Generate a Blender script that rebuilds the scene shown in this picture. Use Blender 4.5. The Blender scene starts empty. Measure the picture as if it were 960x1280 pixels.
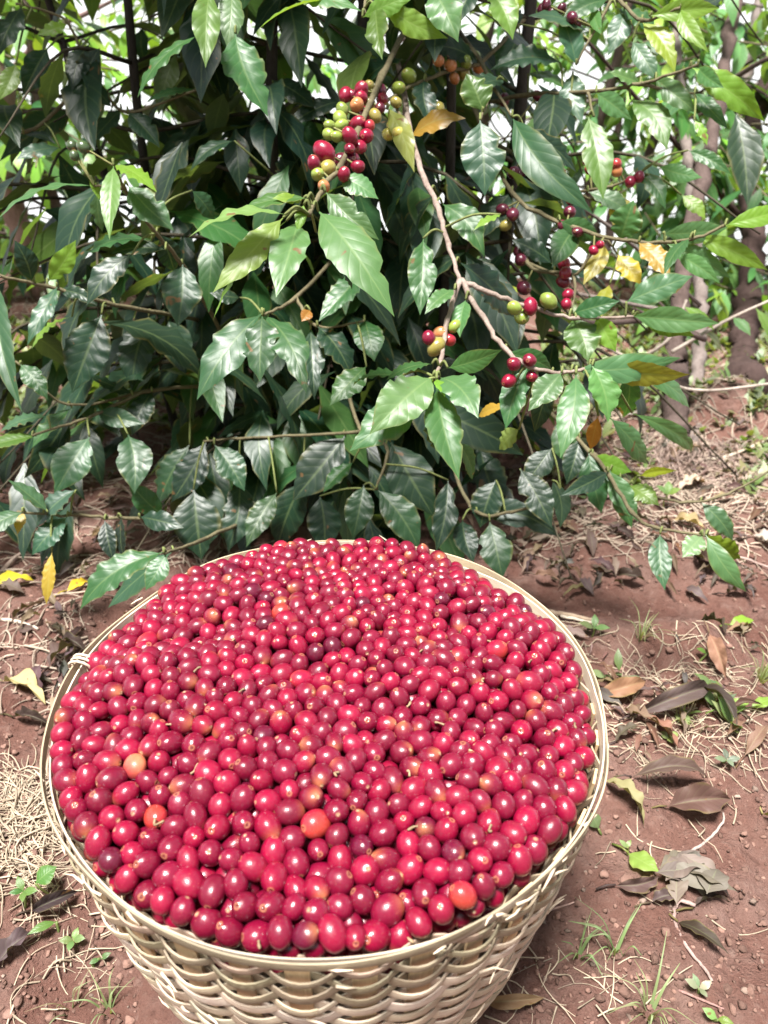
import bpy, math, random
import numpy as np
from mathutils import Vector, Matrix

# ------------------------------------------------------------------ camera
CAM = np.array([0.0, 0.0, 0.65]); PITCH = math.radians(31.2); ROLL = -0.0088; F = 960.0
sc = bpy.context.scene
_c, _s = math.cos(PITCH), math.sin(PITCH)
FWD = np.array([0, _c, -_s]); VUP = np.array([0, _s, _c]); XR = np.array([1.0, 0, 0])
RIGHT = math.cos(ROLL) * XR - math.sin(ROLL) * VUP
UPV = math.sin(ROLL) * XR + math.cos(ROLL) * VUP
cam_d = bpy.data.cameras.new("camera"); cam = bpy.data.objects.new("camera", cam_d)
sc.collection.objects.link(cam); sc.camera = cam
cam_d.sensor_width = 36; cam_d.sensor_fit = 'AUTO'; cam_d.lens = F / 1280 * 36
cam_d.clip_start = 0.02; cam_d.clip_end = 2000
M_ = Matrix([[RIGHT[i], UPV[i], -FWD[i], CAM[i]] for i in range(3)] + [[0, 0, 0, 1]])
cam.matrix_world = M_
cam_d.dof.use_dof = True; cam_d.dof.focus_distance = 0.60; cam_d.dof.aperture_fstop = 9.0

# ------------------------------------------------------------------ sky and sun (bright overcast noon)
SUN_EL, SUN_AZ = 76.0, 215.0          # azimuth clockwise from +Y, so 200 = behind the camera, a little to the left
w = bpy.data.worlds.new("World"); sc.world = w; w.use_nodes = True
nt = w.node_tree; nt.nodes.clear()
tc = nt.nodes.new('ShaderNodeTexCoord'); sx = nt.nodes.new('ShaderNodeSeparateXYZ'); cx = nt.nodes.new('ShaderNodeCombineXYZ')
mx = nt.nodes.new('ShaderNodeMath'); mx.operation = 'MAXIMUM'; mx.inputs[1].default_value = 0.03
sky = nt.nodes.new('ShaderNodeTexSky'); sky.sky_type = 'NISHITA'; sky.sun_disc = False
sky.sun_elevation = math.radians(SUN_EL); sky.sun_rotation = math.radians(SUN_AZ)
sky.air_density = 1.0; sky.dust_density = 4.0; sky.ozone_density = 1.0; sky.altitude = 1500
hs = nt.nodes.new('ShaderNodeHueSaturation'); hs.inputs['Saturation'].default_value = 0.25
bg = nt.nodes.new('ShaderNodeBackground'); bg.inputs['Strength'].default_value = 0.14
wo = nt.nodes.new('ShaderNodeOutputWorld')
L = nt.links.new
L(tc.outputs['Generated'], sx.inputs[0]); L(sx.outputs[0], cx.inputs[0]); L(sx.outputs[1], cx.inputs[1])
L(sx.outputs[2], mx.inputs[0]); L(mx.outputs[0], cx.inputs[2]); L(cx.outputs[0], sky.inputs[0])
L(sky.outputs[0], hs.inputs['Color']); # hazy noon: the sky is whitest near the horizon
ma = nt.nodes.new('ShaderNodeMath'); ma.operation = 'MULTIPLY_ADD'; ma.inputs[1].default_value = -.62; ma.inputs[2].default_value = .88
mv = nt.nodes.new('ShaderNodeVectorMath'); mv.operation = 'SCALE'; L(mx.outputs[0], ma.inputs[0]); L(ma.outputs[0], mv.inputs['Scale'])
L(hs.outputs[0], mv.inputs[0]); L(mv.outputs[0], bg.inputs['Color']); L(bg.outputs[0], wo.inputs['Surface'])
sd = bpy.data.lights.new("sun", 'SUN'); sd.energy = 4.0; sd.angle = math.radians(15); sd.color = (1, .97, .92)
so = bpy.data.objects.new("sun", sd); sc.collection.objects.link(so)
_e, _a = math.radians(SUN_EL), math.radians(SUN_AZ)
_d = Vector((math.sin(_a) * math.cos(_e), math.cos(_a) * math.cos(_e), math.sin(_e)))
so.rotation_euler = _d.to_track_quat('Z', 'Y').to_euler(); so.location = (0, 0, 6)
vs = sc.view_settings; vs.view_transform = 'Standard'; vs.look = 'None'; vs.gamma = 1; vs.use_curve_mapping = False
vs.exposure = 1.75
sc.cycles.use_denoising = True
sc.cycles.max_bounces = 8; sc.cycles.transparent_max_bounces = 8

# ------------------------------------------------------------------ helpers
R = np.random.default_rng(7); random.seed(7)
COL = sc.collection

def nrm(v):
    v = np.asarray(v, float); return v / (np.linalg.norm(v) + 1e-12)

def at(px, py, d):
    """point of the place seen at photo position (px, py), d metres in front of the camera"""
    return CAM + d * (FWD + RIGHT * (px - 480) / F + UPV * (640 - py) / F)

def depth_px(P):
    q = np.asarray(P) - CAM; d = q @ FWD
    return 480 + F * (q @ RIGHT) / d, 640 - F * (q @ UPV) / d, d

_T = np.random.default_rng(3).random((256, 256))
def vnoise(x, y):
    x = np.asarray(x, float); y = np.asarray(y, float)
    xi = np.floor(x).astype(int); yi = np.floor(y).astype(int); fx = x - xi; fy = y - yi
    fx = fx * fx * (3 - 2 * fx); fy = fy * fy * (3 - 2 * fy)
    a = _T[xi & 255, yi & 255]; b = _T[(xi + 1) & 255, yi & 255]; c = _T[xi & 255, (yi + 1) & 255]; d = _T[(xi + 1) & 255, (yi + 1) & 255]
    return (a * (1 - fx) + b * fx) * (1 - fy) + (c * (1 - fx) + d * fx) * fy - .5

def ground_z(x, y):
    x = np.asarray(x, float); y = np.asarray(y, float)
    z = .05 * vnoise(x * 1.7 + 9, y * 1.7) + .03 * vnoise(x * 5, y * 5 + 40) + .018 * vnoise(x * 13, y * 13) + .010 * vnoise(x * 31, y * 31)
    z = z + .012 * np.abs(vnoise(x * 57, y * 57)) + .008 * vnoise(x * 110, y * 110)
    rb = np.hypot(x + .037, y - .402); z = z * np.clip((rb - .12) / .12, .15, 1)
    z = z + .085 * np.exp(-(((x - .66) / .15) ** 2 + ((y - 1.42) / .10) ** 2))            # root mound at the right
    z = z + .035 * np.exp(-(((x - .36) / .16) ** 2 + ((y - .74) / .05) ** 2)) * (.6 + vnoise(x * 20, y * 20))
    z = z - np.clip(y - 2.35, 0, None) ** 1.15 * .5 * np.clip((y - 2.35) / 1.2, 0, 1)
    return z

def gnd(px, py, lift=0.0):
    r = FWD + RIGHT * (px - 480) / F + UPV * (640 - py) / F
    z = 0.0
    for _ in range(4):
        t = (z - CAM[2]) / r[2]; p = CAM + r * t; z = float(ground_z(p[0], p[1]))
    p[2] = z + lift
    return p

class MB:
    """collects pieces of ONE mesh"""
    def __init__(s): s.v = []; s.f3 = []; s.f4 = []; s.uv = []; s.c = []; s.m3 = []; s.m4 = []; s.n = 0
    def add(s, v, quads=None, tris=None, uv=None, col=(1, 1, 1), mat=0):
        v = np.asarray(v, float).reshape(-1, 3); n = len(v)
        s.v.append(v)
        s.uv.append(np.zeros((n, 2)) if uv is None else np.asarray(uv, float))
        c = np.asarray(col, float); s.c.append(np.broadcast_to(c, (n, 3)) if c.ndim == 1 else c)
        if quads is not None and len(quads):
            q = np.asarray(quads, int) + s.n; s.f4.append(q); s.m4.append(np.full(len(q), mat))
        if tris is not None and len(tris):
            q = np.asarray(tris, int) + s.n; s.f3.append(q); s.m3.append(np.full(len(q), mat))
        s.n += n
        return s
    def mesh(s, name, mats, smooth=True):
        me = bpy.data.meshes.new(name)
        v = np.concatenate(s.v); me.vertices.add(len(v)); me.vertices.foreach_set('co', v.ravel())
        q = np.concatenate(s.f4) if s.f4 else np.zeros((0, 4), int); t = np.concatenate(s.f3) if s.f3 else np.zeros((0, 3), int)
        idx = np.concatenate([q.ravel(), t.ravel()]); me.loops.add(len(idx)); me.loops.foreach_set('vertex_index', idx.astype(np.int32))
        st = np.concatenate([np.arange(len(q)) * 4, len(q) * 4 + np.arange(len(t)) * 3])
        me.polygons.add(len(st)); me.polygons.foreach_set('loop_start', st.astype(np.int32))
        me.polygons.foreach_set('use_smooth', np.full(len(st), smooth))
        mi = np.concatenate(([np.concatenate(s.m4)] if s.m4 else []) + ([np.concatenate(s.m3)] if s.m3 else []))
        me.polygons.foreach_set('material_index', mi.astype(np.int32))
        uv = np.concatenate(s.uv)[idx]; ul = me.uv_layers.new(name='UVMap'); ul.data.foreach_set('uv', uv.ravel())
        ca = me.color_attributes.new('tint', 'FLOAT_COLOR', 'POINT')
        c4 = np.ones((len(v), 4)); c4[:, :3] = np.concatenate(s.c); ca.data.foreach_set('color', c4.ravel())
        for m in (mats if isinstance(mats, (list, tuple)) else [mats]): me.materials.append(m)
        me.update(calc_edges=True); me.validate()
        return me
    def build(s, name, mats, parent=None, smooth=True, origin=None):
        if origin is not None:
            s.v = [v - np.asarray(origin) for v in s.v]
        o = bpy.data.objects.new(name, s.mesh(name, mats, smooth)); COL.objects.link(o)
        if origin is not None: o.location = tuple(origin)
        if parent is not None:
            o.parent = parent
            if origin is None: o.location = tuple(-np.array(parent.location))
            else: o.location = tuple(np.asarray(origin) - np.array(parent.location))
        return o

def tag(o, label, cat, group=None, kind=None):
    if label: o['label'] = label
    if cat: o['category'] = cat
    if group: o['group'] = group
    if kind: o['kind'] = kind
    return o

def empty(name, loc, label, cat, group=None):
    o = bpy.data.objects.new(name, None); o.empty_display_size = .05; COL.objects.link(o); o.location = tuple(loc)
    return tag(o, label, cat, group)

def tube(mb, pts, rad, sides=6, col=(1, 1, 1), knob=0.0, mat=0, cap=True):
    pts = np.asarray(pts, float); n = len(pts)
    rad = np.broadcast_to(np.asarray(rad, float), (n,)).copy()
    tg = np.gradient(pts, axis=0); tg /= np.linalg.norm(tg, axis=1)[:, None] + 1e-12
    a = nrm(np.cross(tg[0], [.3, .2, .9] if abs(tg[0][2]) < .9 else [1, 0, 0])); V = []
    ang = np.arange(sides) / sides * 2 * np.pi
    for i in range(n):
        a = nrm(a - tg[i] * (a @ tg[i])); b = np.cross(tg[i], a)
        r = rad[i] * (1 + (knob * (R.random(sides) - .5) if knob else 0))
        V.append(pts[i] + (np.cos(ang) * r)[:, None] * a + (np.sin(ang) * r)[:, None] * b)
    V = np.concatenate(V); q = []
    for i in range(n - 1):
        for k in range(sides):
            k2 = (k + 1) % sides; q.append((i * sides + k, i * sides + k2, (i + 1) * sides + k2, (i + 1) * sides + k))
    tr = []
    if cap:
        V = np.concatenate([V, pts[:1], pts[-1:]]); o = n * sides
        for k in range(sides):
            k2 = (k + 1) % sides; tr += [(k2, k, o), ((n - 1) * sides + k, (n - 1) * sides + k2, o + 1)]
    uv = None
    mb.add(V, q, tr, uv, col, mat)

def smooth_path(P, k=6):
    P = np.asarray(P, float)
    if len(P) < 3: return np.array([P[0] * (1 - t) + P[-1] * t for t in np.linspace(0, 1, k)])
    Q = np.concatenate([[2 * P[0] - P[1]], P, [2 * P[-1] - P[-2]]]); out = []
    for i in range(1, len(Q) - 2):
        for t in np.arange(k) / k:
            a, b, c, d = Q[i - 1:i + 3]
            out.append(.5 * ((2 * b) + (-a + c) * t + (2 * a - 5 * b + 4 * c - d) * t * t + (-a + 3 * b - 3 * c + d) * t ** 3))
    return np.array(out + [P[-1]])

_LV = np.array([0, .05, .10, .2, .32, .45, .58, .7, .8, .88, .94, .975, 1]); _LW = np.array([.03, .05, .24, .62, .9, 1, .95, .76, .52, .28, .12, .06, 0.004])
def leaf(mb, base, tip, width, normal, tint, bow=.07, fold=.25, wave=.10, curl=.0, twist=0., nu=6, nv=14, bite=0., waves=5, mat=0, spread=.12):
    base = np.asarray(base, float); tip = np.asarray(tip, float)
    t = tip - base; Ln = np.linalg.norm(t); t = t / Ln
    n = np.asarray(normal, float); n = nrm(n - t * (n @ t)); s = np.cross(t, n)
    v = np.linspace(0, 1, nv + 1); u = np.linspace(-1, 1, nu + 1)
    h = 4 * bow * Ln * v * (1 - v) - curl * Ln * v ** 3 + curl * Ln * v
    dh = np.gradient(h, v * Ln)
    k = 1 / np.sqrt(1 + dh ** 2)
    nl = (n[None] - t[None] * dh[:, None]) * k[:, None]
    ax = t[None] + n[None] * dh[:, None]; ax /= np.linalg.norm(ax, axis=1)[:, None]
    tw = twist * (v - .3)
    sl = s[None] * np.cos(tw)[:, None] + nl * np.sin(tw)[:, None]; nl2 = nl * np.cos(tw)[:, None] - s[None] * np.sin(tw)[:, None]
    # sideways sweep, so that no leaf is straight
    sw = R.normal(0, .035) * Ln * np.sin(np.pi * v)
    c = base[None] + t[None] * (v * Ln)[:, None] + n[None] * h[:, None] + s[None] * sw[:, None]
    hw = np.interp(v, _LV, _LW) * width / 2
    ph = R.random(2) * 6.28
    if bite:
        eb = np.ones((nv + 1, nu + 1))
        for side in (0, 1):
            for _ in range(R.integers(1, 3)):
                if R.random() < bite:
                    c0 = R.uniform(.3, .85); dd = R.uniform(.1, .4); ww = R.uniform(.03, .07)
                    g = 1 - dd * np.exp(-((v - c0) / ww) ** 2)
                    j = np.arange(nu + 1) > nu / 2 if side else np.arange(nu + 1) < nu / 2
                    eb[:, j] *= g[:, None]
    else: eb = 1.
    U = u[None] * hw[:, None] * eb
    au = np.abs(u)[None]
    W = np.where(u[None] < 0, np.sin(waves * 6.28 * v + ph[0])[:, None], np.sin(waves * 6.28 * v * 1.07 + ph[1])[:, None])
    Z = np.abs(U) * math.sin(fold) + W * wave * hw[:, None] * au ** 2 - .18 * hw[:, None] * au ** 2
    P = c[:, None] + sl[:, None] * (U * math.cos(fold))[..., None] + nl2[:, None] * Z[..., None]
    P = P.reshape(-1, 3)
    uv = np.stack(np.broadcast_arrays((u[None] + 1) / 2, v[:, None]), -1).reshape(-1, 2)
    q = np.array([(i * (nu + 1) + j, i * (nu + 1) + j + 1, (i + 1) * (nu + 1) + j + 1, (i + 1) * (nu + 1) + j) for i in range(nv) for j in range(nu)])
    tn = np.asarray(tint, float) * (1 + spread * R.normal(size=3) * np.array([1, .6, 1]) + spread * R.normal())
    mb.add(P, q, None, uv, np.clip(tn, .004, .9), mat)

# ------------------------------------------------------------------ materials
def newmat(name):
    m = bpy.data.materials.new(name); m.use_nodes = True; n = m.node_tree
    b = n.nodes['Principled BSDF']; return m, n, b

class NT:
    def __init__(s, n): s.n = n
    def node(s, t, **kw):
        x = s.n.nodes.new(t)
        for k, v in kw.items():
            if k in x.inputs: x.inputs[k].default_value = v
            else: setattr(x, k, v)
        return x
    def link(s, a, b): s.n.links.new(a, b)
    def math(s, op, a, b=None, c=None):
        x = s.n.nodes.new('ShaderNodeMath'); x.operation = op
        for i, q in enumerate((a, b, c)):
            if q is None: continue
            if isinstance(q, (int, float)): x.inputs[i].default_value = q
            else: s.link(q, x.inputs[i])
        return x.outputs[0]
    def mix(s, f, a, b, mode='MIX'):
        x = s.n.nodes.new('ShaderNodeMix'); x.data_type = 'RGBA'; x.blend_type = mode
        for q, i in ((f, 0), (a, 6), (b, 7)):
            if isinstance(q, (int, float)): x.inputs[i].default_value = q
            elif isinstance(q, tuple): x.inputs[i].default_value = q if len(q) == 4 else q + (1,)
            else: s.link(q, x.inputs[i])
        return x.outputs[2]
    def noise(s, vec, scale, detail=3, rough=.5, dist=0.):
        x = s.n.nodes.new('ShaderNodeTexNoise'); x.inputs['Scale'].default_value = scale; x.inputs['Detail'].default_value = detail
        x.inputs['Roughness'].default_value = rough; x.inputs['Distortion'].default_value = dist
        if vec is not None: s.link(vec, x.inputs['Vector'])
        return x.outputs['Fac']
    def ramp(s, f, lo, hi):
        x = s.n.nodes.new('ShaderNodeMapRange'); x.inputs[1].default_value = lo; x.inputs[2].default_value = hi; s.link(f, x.inputs[0]); x.clamp = True
        return x.outputs[0]

def leaf_material(name, rough=.40, trans=.34, dry=False):
    m, n, b = newmat(name); k = NT(n)
    att = k.node('ShaderNodeAttribute', attribute_name='tint').outputs['Color']
    uvn = k.node('ShaderNodeUVMap').outputs[0]; sp = k.node('ShaderNodeSeparateXYZ'); k.link(uvn, sp.inputs[0])
    pos = k.node('ShaderNodeNewGeometry'); P = pos.outputs['Position']
    au = k.math('ABSOLUTE', k.math('SUBTRACT', sp.outputs[0], .5))
    mid = k.math('SUBTRACT', 1., k.ramp(au, .012, .045))
    ph = k.math('MULTIPLY', k.math('SUBTRACT', sp.outputs[1], k.math('MULTIPLY', au, .42)), 2 * math.pi * 8.5)
    lat = k.math('POWER', k.math('ADD', k.math('MULTIPLY', k.math('COSINE', ph), .5), .5), 14.)
    n1 = k.noise(P, 38, 3, .6); n2 = k.noise(P, 150, 3, .6); n3 = k.noise(P, 62, 2, .5, .5)
    c = k.mix(k.math('MULTIPLY', n1, .55), att, (.5, .6, .3), 'MULTIPLY')
    vein = k.mix(.5, att, (.32, .42, .16))
    c = k.mix(k.math('MULTIPLY', lat, .09 if not dry else .05), c, vein)
    c = k.mix(k.math('MULTIPLY', mid, .32 if not dry else .2), c, vein)
    spots = k.math('MULTIPLY', k.ramp(n3, .70, .74), .85)
    c = k.mix(spots, c, (.16, .085, .035))
    edge = k.math('MULTIPLY', k.ramp(au, .40, .5), k.ramp(k.noise(P, 25, 2), .48, .62))
    c = k.mix(k.math('MULTIPLY', edge, .5), c, (.2, .17, .05))
    pale = k.mix(.6, c, (.17, .24, .10))
    front = c
    c = k.mix(k.math('MULTIPLY', pos.outputs['Backfacing'], .55 if not dry else .25), front, pale)
    k.link(c, b.inputs['Base Color'])
    rr = k.math('ADD', k.math('MULTIPLY', n1, .22), rough - .1)
    rr = k.math('ADD', rr, k.math('MULTIPLY', pos.outputs['Backfacing'], .2)); k.link(rr, b.inputs['Roughness'])
    b.inputs['Specular IOR Level'].default_value = .5 if not dry else .25
    hgt = k.math('ADD', k.math('MULTIPLY', k.math('MAXIMUM', lat, mid), -1.0), k.math('MULTIPLY', k.math('COSINE', k.math('ADD', ph, math.pi)), .45))
    hgt = k.math('ADD', hgt, k.math('MULTIPLY', n2, .9))
    bp = k.node('ShaderNodeBump', Strength=.10, Distance=.0012); k.link(hgt, bp.inputs['Height']); k.link(bp.outputs[0], b.inputs['Normal'])
    tr = k.node('ShaderNodeBsdfTranslucent'); tcol = k.mix(1., c, (1.9, 1.75, .55), 'MULTIPLY'); k.link(tcol, tr.inputs['Color'])
    ms = k.node('ShaderNodeMixShader'); ms.inputs[0].default_value = trans
    k.link(b.outputs[0], ms.inputs[1]); k.link(tr.outputs[0], ms.inputs[2])
    k.link(ms.outputs[0], n.nodes['Material Output'].inputs['Surface'])
    return m
M_LEAF = leaf_material('coffee leaf')
M_DRY = leaf_material('dry leaf', .6, .12, True)

def tint_material(name, rough, bump_scale, bump, var=.5, spec=.4, stretch=None, dark=(.35, .3, .28)):
    m, n, b = newmat(name); k = NT(n)
    att = k.node('ShaderNodeAttribute', attribute_name='tint').outputs['Color']
    P = k.node('ShaderNodeNewGeometry').outputs['Position']
    if stretch:
        mp = k.node('ShaderNodeMapping'); mp.inputs['Scale'].default_value = stretch; k.link(P, mp.inputs[0]); P = mp.outputs[0]
    f = k.noise(P, bump_scale, 6, .65); f2 = k.noise(P, bump_scale * .22, 3, .6)
    c = k.mix(k.math('MULTIPLY', k.ramp(f2, .35, .7), var), att, k.mix(1., att, dark, 'MULTIPLY'))
    c = k.mix(k.math('MULTIPLY', k.ramp(f, .4, .7), var * .6), c, k.mix(1., att, (1.5, 1.5, 1.5), 'MULTIPLY'))
    k.link(c, b.inputs['Base Color']); b.inputs['Roughness'].default_value = rough; b.inputs['Specular IOR Level'].default_value = spec
    bp = k.node('ShaderNodeBump', Strength=.8, Distance=bump); k.link(f, bp.inputs['Height']); k.link(bp.outputs[0], b.inputs['Normal'])
    return m
M_BARK = tint_material('bark', .85, 160, .004, .7, .2, (1, 1, .35))
M_STRAW = tint_material('straw', .6, 300, .0006, .4)
M_CLOD = tint_material('soil clod', .95, 220, .003, .6, .15)

def bamboo_material():
    m, n, b = newmat('split bamboo'); k = NT(n)
    att = k.node('ShaderNodeAttribute', attribute_name='tint').outputs['Color']
    uvn = k.node('ShaderNodeUVMap').outputs[0]; mp = k.node('ShaderNodeMapping'); mp.inputs['Scale'].default_value = (6, 260, 1); k.link(uvn, mp.inputs[0])
    f = k.noise(mp.outputs[0], 1., 4, .6)
    mp2 = k.node('ShaderNodeMapping'); mp2.inputs['Scale'].default_value = (14, 30, 1); k.link(uvn, mp2.inputs[0]); f2 = k.noise(mp2.outputs[0], 1.3, 4, .6)
    c = k.mix(k.math('MULTIPLY', k.ramp(f, .38, .68), .5), att, k.mix(1., att, (.55, .47, .36), 'MULTIPLY'))
    c = k.mix(k.math('MULTIPLY', k.ramp(f2, .52, .75), .5), c, k.mix(1., att, (.6, .52, .4), 'MULTIPLY'))
    k.link(c, b.inputs['Base Color']); b.inputs['Roughness'].default_value = .5; b.inputs['Specular IOR Level'].default_value = .5
    bp = k.node('ShaderNodeBump', Strength=.6, Distance=.0006); k.link(f, bp.inputs['Height']); k.link(bp.outputs[0], b.inputs['Normal'])
    return m
M_BAM = bamboo_material()

def cherry_material():
    m, n, b = newmat('coffee cherry skin'); k = NT(n)
    att = k.node('ShaderNodeAttribute', attribute_name='tint').outputs['Color']
    tcn = k.node('ShaderNodeTexCoord').outputs['Object']; f = k.noise(tcn, 170, 3, .6); f2 = k.noise(tcn, 900, 2, .5)
    c = k.mix(k.math('MULTIPLY', k.ramp(f, .45, .75), .35), att, k.mix(1., att, (.5, .4, .6), 'MULTIPLY'))
    c = k.mix(k.math('MULTIPLY', k.ramp(f2, .68, .74), .35), c, (.55, .2, .12))
    k.link(c, b.inputs['Base Color']); rnd = k.node('ShaderNodeObjectInfo').outputs['Random']; k.link(k.math('ADD', k.math('ADD', k.math('MULTIPLY', f, .26), .13), k.math('MULTIPLY', rnd, .12)), b.inputs['Roughness']); b.inputs['Coat Weight'].default_value = .35; k.link(k.math('ADD', k.math('MULTIPLY', f, .16), .03), b.inputs['Coat Roughness'])
    b.inputs['Specular IOR Level'].default_value = .45
    b.inputs['Subsurface Weight'].default_value = .06; b.inputs['Subsurface Radius'].default_value = (.004, .0008, .0006); b.inputs['Subsurface Scale'].default_value = 1
    bp = k.node('ShaderNodeBump', Strength=.45, Distance=.0005); k.link(k.noise(tcn, 420, 3, .6), bp.inputs['Height']); k.link(bp.outputs[0], b.inputs['Normal'])
    return m
M_CH = cherry_material()

def soil_material():
    m, n, b = newmat('red soil'); k = NT(n)
    P = k.node('ShaderNodeNewGeometry').outputs['Position']
    a = k.noise(P, 2.2, 5, .6); c1 = k.noise(P, 14, 6, .65); f = k.noise(P, 90, 8, .7); g = k.noise(P, 420, 4, .65)
    c = k.mix(k.ramp(a, .38, .62), (.165, .078, .061), (.245, .130, .103))
    c = k.mix(k.math('MULTIPLY', k.ramp(c1, .45, .7), .6), c, (.31, .205, .175))
    c = k.mix(k.math('MULTIPLY', k.ramp(f, .55, .72), .5), c, (.36, .25, .21))
    c = k.mix(k.math('MULTIPLY', k.ramp(f, .48, .28), .7), c, (.075, .034, .026))
    c = k.mix(k.math('MULTIPLY', k.ramp(g, .62, .72), .5), c, (.30, .22, .17))
    k.link(c, b.inputs['Base Color']); b.inputs['Roughness'].default_value = .95; b.inputs['Specular IOR Level'].default_value = .15
    h = k.math('ADD', k.math('MULTIPLY', f, 1.), k.math('MULTIPLY', g, .35))
    bp = k.node('ShaderNodeBump', Strength=1., Distance=.012); k.link(h, bp.inputs['Height']); k.link(bp.outputs[0], b.inputs['Normal'])
    return m
M_SOIL = soil_material()

# ------------------------------------------------------------------ ground: one sheet to the horizon
def axis(lo, hi, step, far, grow=1.22):
    a = list(np.arange(lo, hi + 1e-6, step)); s = step; p = hi; q = lo; up = []; dn = []
    while p < far: s *= grow; p += s; up.append(p)
    s = step
    while q > -far: s *= grow; q -= s; dn.append(q)
    return np.array(dn[::-1] + a + up)
gx = axis(-1.3, 1.5, .0085, 300); gy = axis(.05, 2.6, .0085, 300)
XX, YY = np.meshgrid(gx, gy); ZZ = ground_z(XX, YY)
nx, ny = len(gx), len(gy); ii = np.arange(nx * ny).reshape(ny, nx)
q = np.stack([ii[:-1, :-1], ii[:-1, 1:], ii[1:, 1:], ii[1:, :-1]], -1).reshape(-1, 4)
g = MB(); g.add(np.stack([XX, YY, ZZ], -1).reshape(-1, 3), q)
tag(g.build('ground', M_SOIL), 'bare red brown soil of the coffee plot', None, None, 'structure')

# ------------------------------------------------------------------ basket
BX, BY, BH, BR = -.037, .402, .26, .1875
bask = empty('woven_basket', (BX, BY, 0), 'round woven bamboo basket heaped with red coffee cherries', 'basket')
NS = 36
def prof(z):                              # outer radius of the wall at height z
    t = np.clip(z / BH, 0, 1)
    return BR * (.76 + .39 * t - .15 * t * t)
def ribbon(mb, th, rc, zc, hh, tk, tilt, col, u0=0.):
    """flat strip along the angles th with centre radius rc, height zc, half height hh"""
    n = len(th)
    strips = [[(.5, -1), (.75, -.5), (.85, 0), (.75, .5), (.5, 1)], [(.5, 1), (-.5, 1)], [(-.5, 1), (-.5, -1)], [(-.5, -1), (.5, -1)]]
    for sp_ in strips:
        V = []; UV = []; m_ = len(sp_)
        for i in range(n):
            for a, b in sp_:
                h_ = hh[i] if np.ndim(hh) else hh
                r = rc[i] + a * tk + b * h_ * tilt[i]; z = zc[i] + b * h_
                V.append((BX + r * math.cos(th[i]), BY + r * math.sin(th[i]), z)); UV.append((u0 + th[i] * .19 * 5, u0 * 3.1 + b * .06 + a * .01))
        q = [(i * m_ + k, (i + 1) * m_ + k, (i + 1) * m_ + k + 1, i * m_ + k + 1) for i in range(n - 1) for k in range(m_ - 1)]
        cc_ = np.repeat(np.asarray(col), m_, 0) if np.ndim(col) == 2 else col
        mb.add(V, q, None, UV, cc_)
wv = MB(); rows = 29; pitch = (BH - .016) / rows
STRAW = np.array([.62, .51, .39]); OLIVE = np.array([.33, .275, .19]); PALE = np.array([.70, .60, .48])
ph0 = 0.37
for r in range(rows):
    z0 = .006 + (r + .5) * pitch
    segs = R.integers(2, 4); cuts = np.sort(R.random(segs) * 2 * np.pi)
    for si in range(segs):
        a0 = cuts[si]; a1 = cuts[(si + 1) % segs] + (2 * np.pi if si == segs - 1 else 0) + .16
        m = max(8, int((a1 - a0) / (2 * np.pi) * NS * 7)); th = np.linspace(a0, a1, m)
        wv_ = np.cos(NS / 2 * th + r * np.pi + ph0)
        wv_ = np.sign(wv_) * np.abs(wv_) ** .8
        jit = .0012 * vnoise(th * 3 + r * 7.3, th * 0 + r * 3.1) * 2
        zc = z0 + jit * 1.6 + .0016 * vnoise(th * 6 + r, th * 0 + si * 5) - .0022 * (wv_ > 0) * np.abs(wv_)
        rc = prof(zc) + (.0046 if r >= rows - 6 else .0029) * wv_ + jit
        if r >= rows - 5: c = OLIVE * R.uniform(.85, 1.25)
        else: c = (STRAW if R.random() < .6 else PALE) * R.uniform(.82, 1.12)
        c = c * (1 + R.normal(0, .03, 3))
        hh = pitch * (R.uniform(.34, .48) if r >= rows - 6 else R.uniform(.46, .57)) * (1 + .25 * vnoise(th * 2.5 + r * 3, th * 0 + si))
        ribbon(wv, th, rc, zc, hh, .0011, np.full(m, .05) + .10 * wv_, np.clip(c[None] * (1 + .5 * vnoise(th * 7 + r * 5, th * 0 + r))[:, None] * (1 - .35 * np.clip(vnoise(th * 15, th * 0 + r * 9.1) * 4 - 1, 0, 1))[:, None], .02, .85), r * 1.7 + si)
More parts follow.
